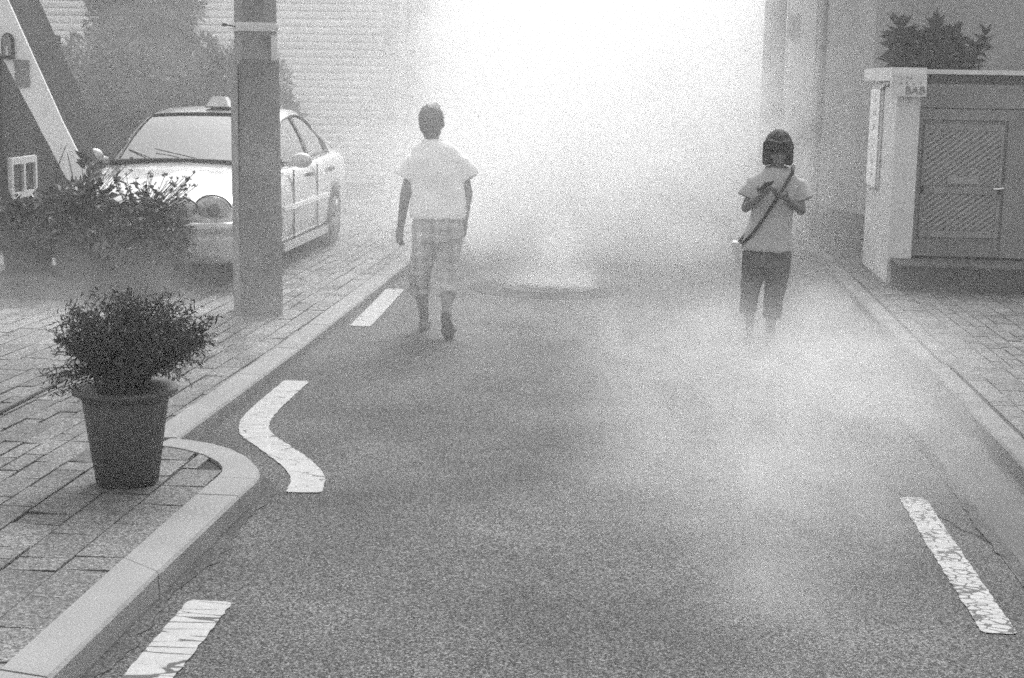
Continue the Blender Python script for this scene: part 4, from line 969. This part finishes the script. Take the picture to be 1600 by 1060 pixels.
BLOBS_NEAR = [
    ((-1.4, 9.4, 1.1), (.85, 1.0, 1.0), .12),
    ((-.1, 11.9, .15), (1.2, .9, .35), .16),
    ((1.0, 9.4, .05), (.95, 1.4, .27), .42),
    ((1.40, 10.8, .10), (.42, 1.8, .32), .24),
    ((.30, 10.4, .05), (1.0, .9, .30), .32),
    ((.85, 8.0, .12), (.80, 1.2, .40), .22),
    ((.50, 6.7, .15), (.60, 1.1, .42), .19),
    ((.44, 5.4, .2), (.22, 1.6, .5), .24),
    ((.0, 6.7, .12), (.22, .8, .35), .22),
    ((.95, 5.9, .15), (.18, .7, .4), .14),
    ((1.40, 8.2, .12), (.4, 1.4, .32), .16),
    ((-3.8, 10.2, .15), (1.5, 1.0, .45), .15),
]
def vm(op, a, b=None):
    n = nd(t, 'ShaderNodeVectorMath', operation=op)
    for i, x in enumerate((a, b)):
        if x is None: continue
        if isinstance(x, (tuple, list)): n.inputs[i].default_value = x
        else: t.links.new(x, n.inputs[i])
    return n
def fm(op, a, b=None, c=None):
    n = nd(t, 'ShaderNodeMath', operation=op)
    for i, x in enumerate((a, b, c)):
        if x is None: continue
        if isinstance(x, (int, float)): n.inputs[i].default_value = x
        else: t.links.new(x, n.inputs[i])
    return n.outputs[0]
def smoke_mat(name, blobs, rate, nscale, warp):
    global t
    sm = bpy.data.materials.new(name); sm.use_nodes = True; t = sm.node_tree; t.nodes.clear()
    tc = nd(t, 'ShaderNodeTexCoord'); P0 = tc.outputs['Object']
    nz = nd(t, 'ShaderNodeTexNoise'); nz.inputs['Scale'].default_value = .75; nz.inputs['Detail'].default_value = 3; t.links.new(P0, nz.inputs['Vector'])
    wv = vm('SUBTRACT', nz.outputs[1], (.5, .5, .5)).outputs[0]; wv = vm('MULTIPLY', wv, warp).outputs[0]; Pw = vm('ADD', P0, wv).outputs[0]
    tot = None
    for c, r_, amp in blobs:
        d = vm('SUBTRACT', Pw, c).outputs[0]; d = vm('DIVIDE', d, r_).outputs[0]; q = vm('DOT_PRODUCT', d, d).outputs['Value']
        e = fm('MULTIPLY', fm('POWER', 2.71828, fm('MULTIPLY', q, -1.0)), amp); tot = e if tot is None else fm('ADD', tot, e)
    mp = nd(t, 'ShaderNodeMapping'); mp.inputs['Scale'].default_value = (1, .8, 1.2); mp.inputs['Rotation'].default_value = (.3, .5, .2); t.links.new(Pw, mp.inputs[0])
    n2 = nd(t, 'ShaderNodeTexNoise'); n2.inputs['Scale'].default_value = nscale; n2.inputs['Detail'].default_value = 4; n2.inputs['Distortion'].default_value = 1.1; t.links.new(mp.outputs[0], n2.inputs['Vector'])
    mr = nd(t, 'ShaderNodeMapRange'); mr.inputs[1].default_value = .36; mr.inputs[2].default_value = .66; mr.inputs[3].default_value = .15; mr.inputs[4].default_value = 2.0; t.links.new(n2.outputs[0], mr.inputs[0])
    pvn = nd(t, 'ShaderNodeVolumePrincipled'); pvn.inputs['Color'].default_value = (.997, .997, .997, 1); pvn.inputs['Anisotropy'].default_value = .5; t.links.new(fm('MULTIPLY', tot, mr.outputs[0]), pvn.inputs['Density'])
    ou = nd(t, 'ShaderNodeOutputMaterial'); t.links.new(pvn.outputs[0], ou.inputs['Volume'])
    sm.cycles.volume_step_rate = rate
    return sm
volume_box('smoke', 'white fumigation smoke filling the far end of the lane', -9.0, 2.28, 13.0, 42, .012, 5.5, smoke_mat('far_smoke', BLOBS_FAR, .8, 1.0, (.5, .5, .3)))
volume_box('smoke', 'wisps of smoke hugging the near road surface', -6.2, 2.28, 4.0, 12.995, .012, 2.6, smoke_mat('near_smoke', BLOBS_NEAR, .9, 2.3, (.7, .8, .35)))
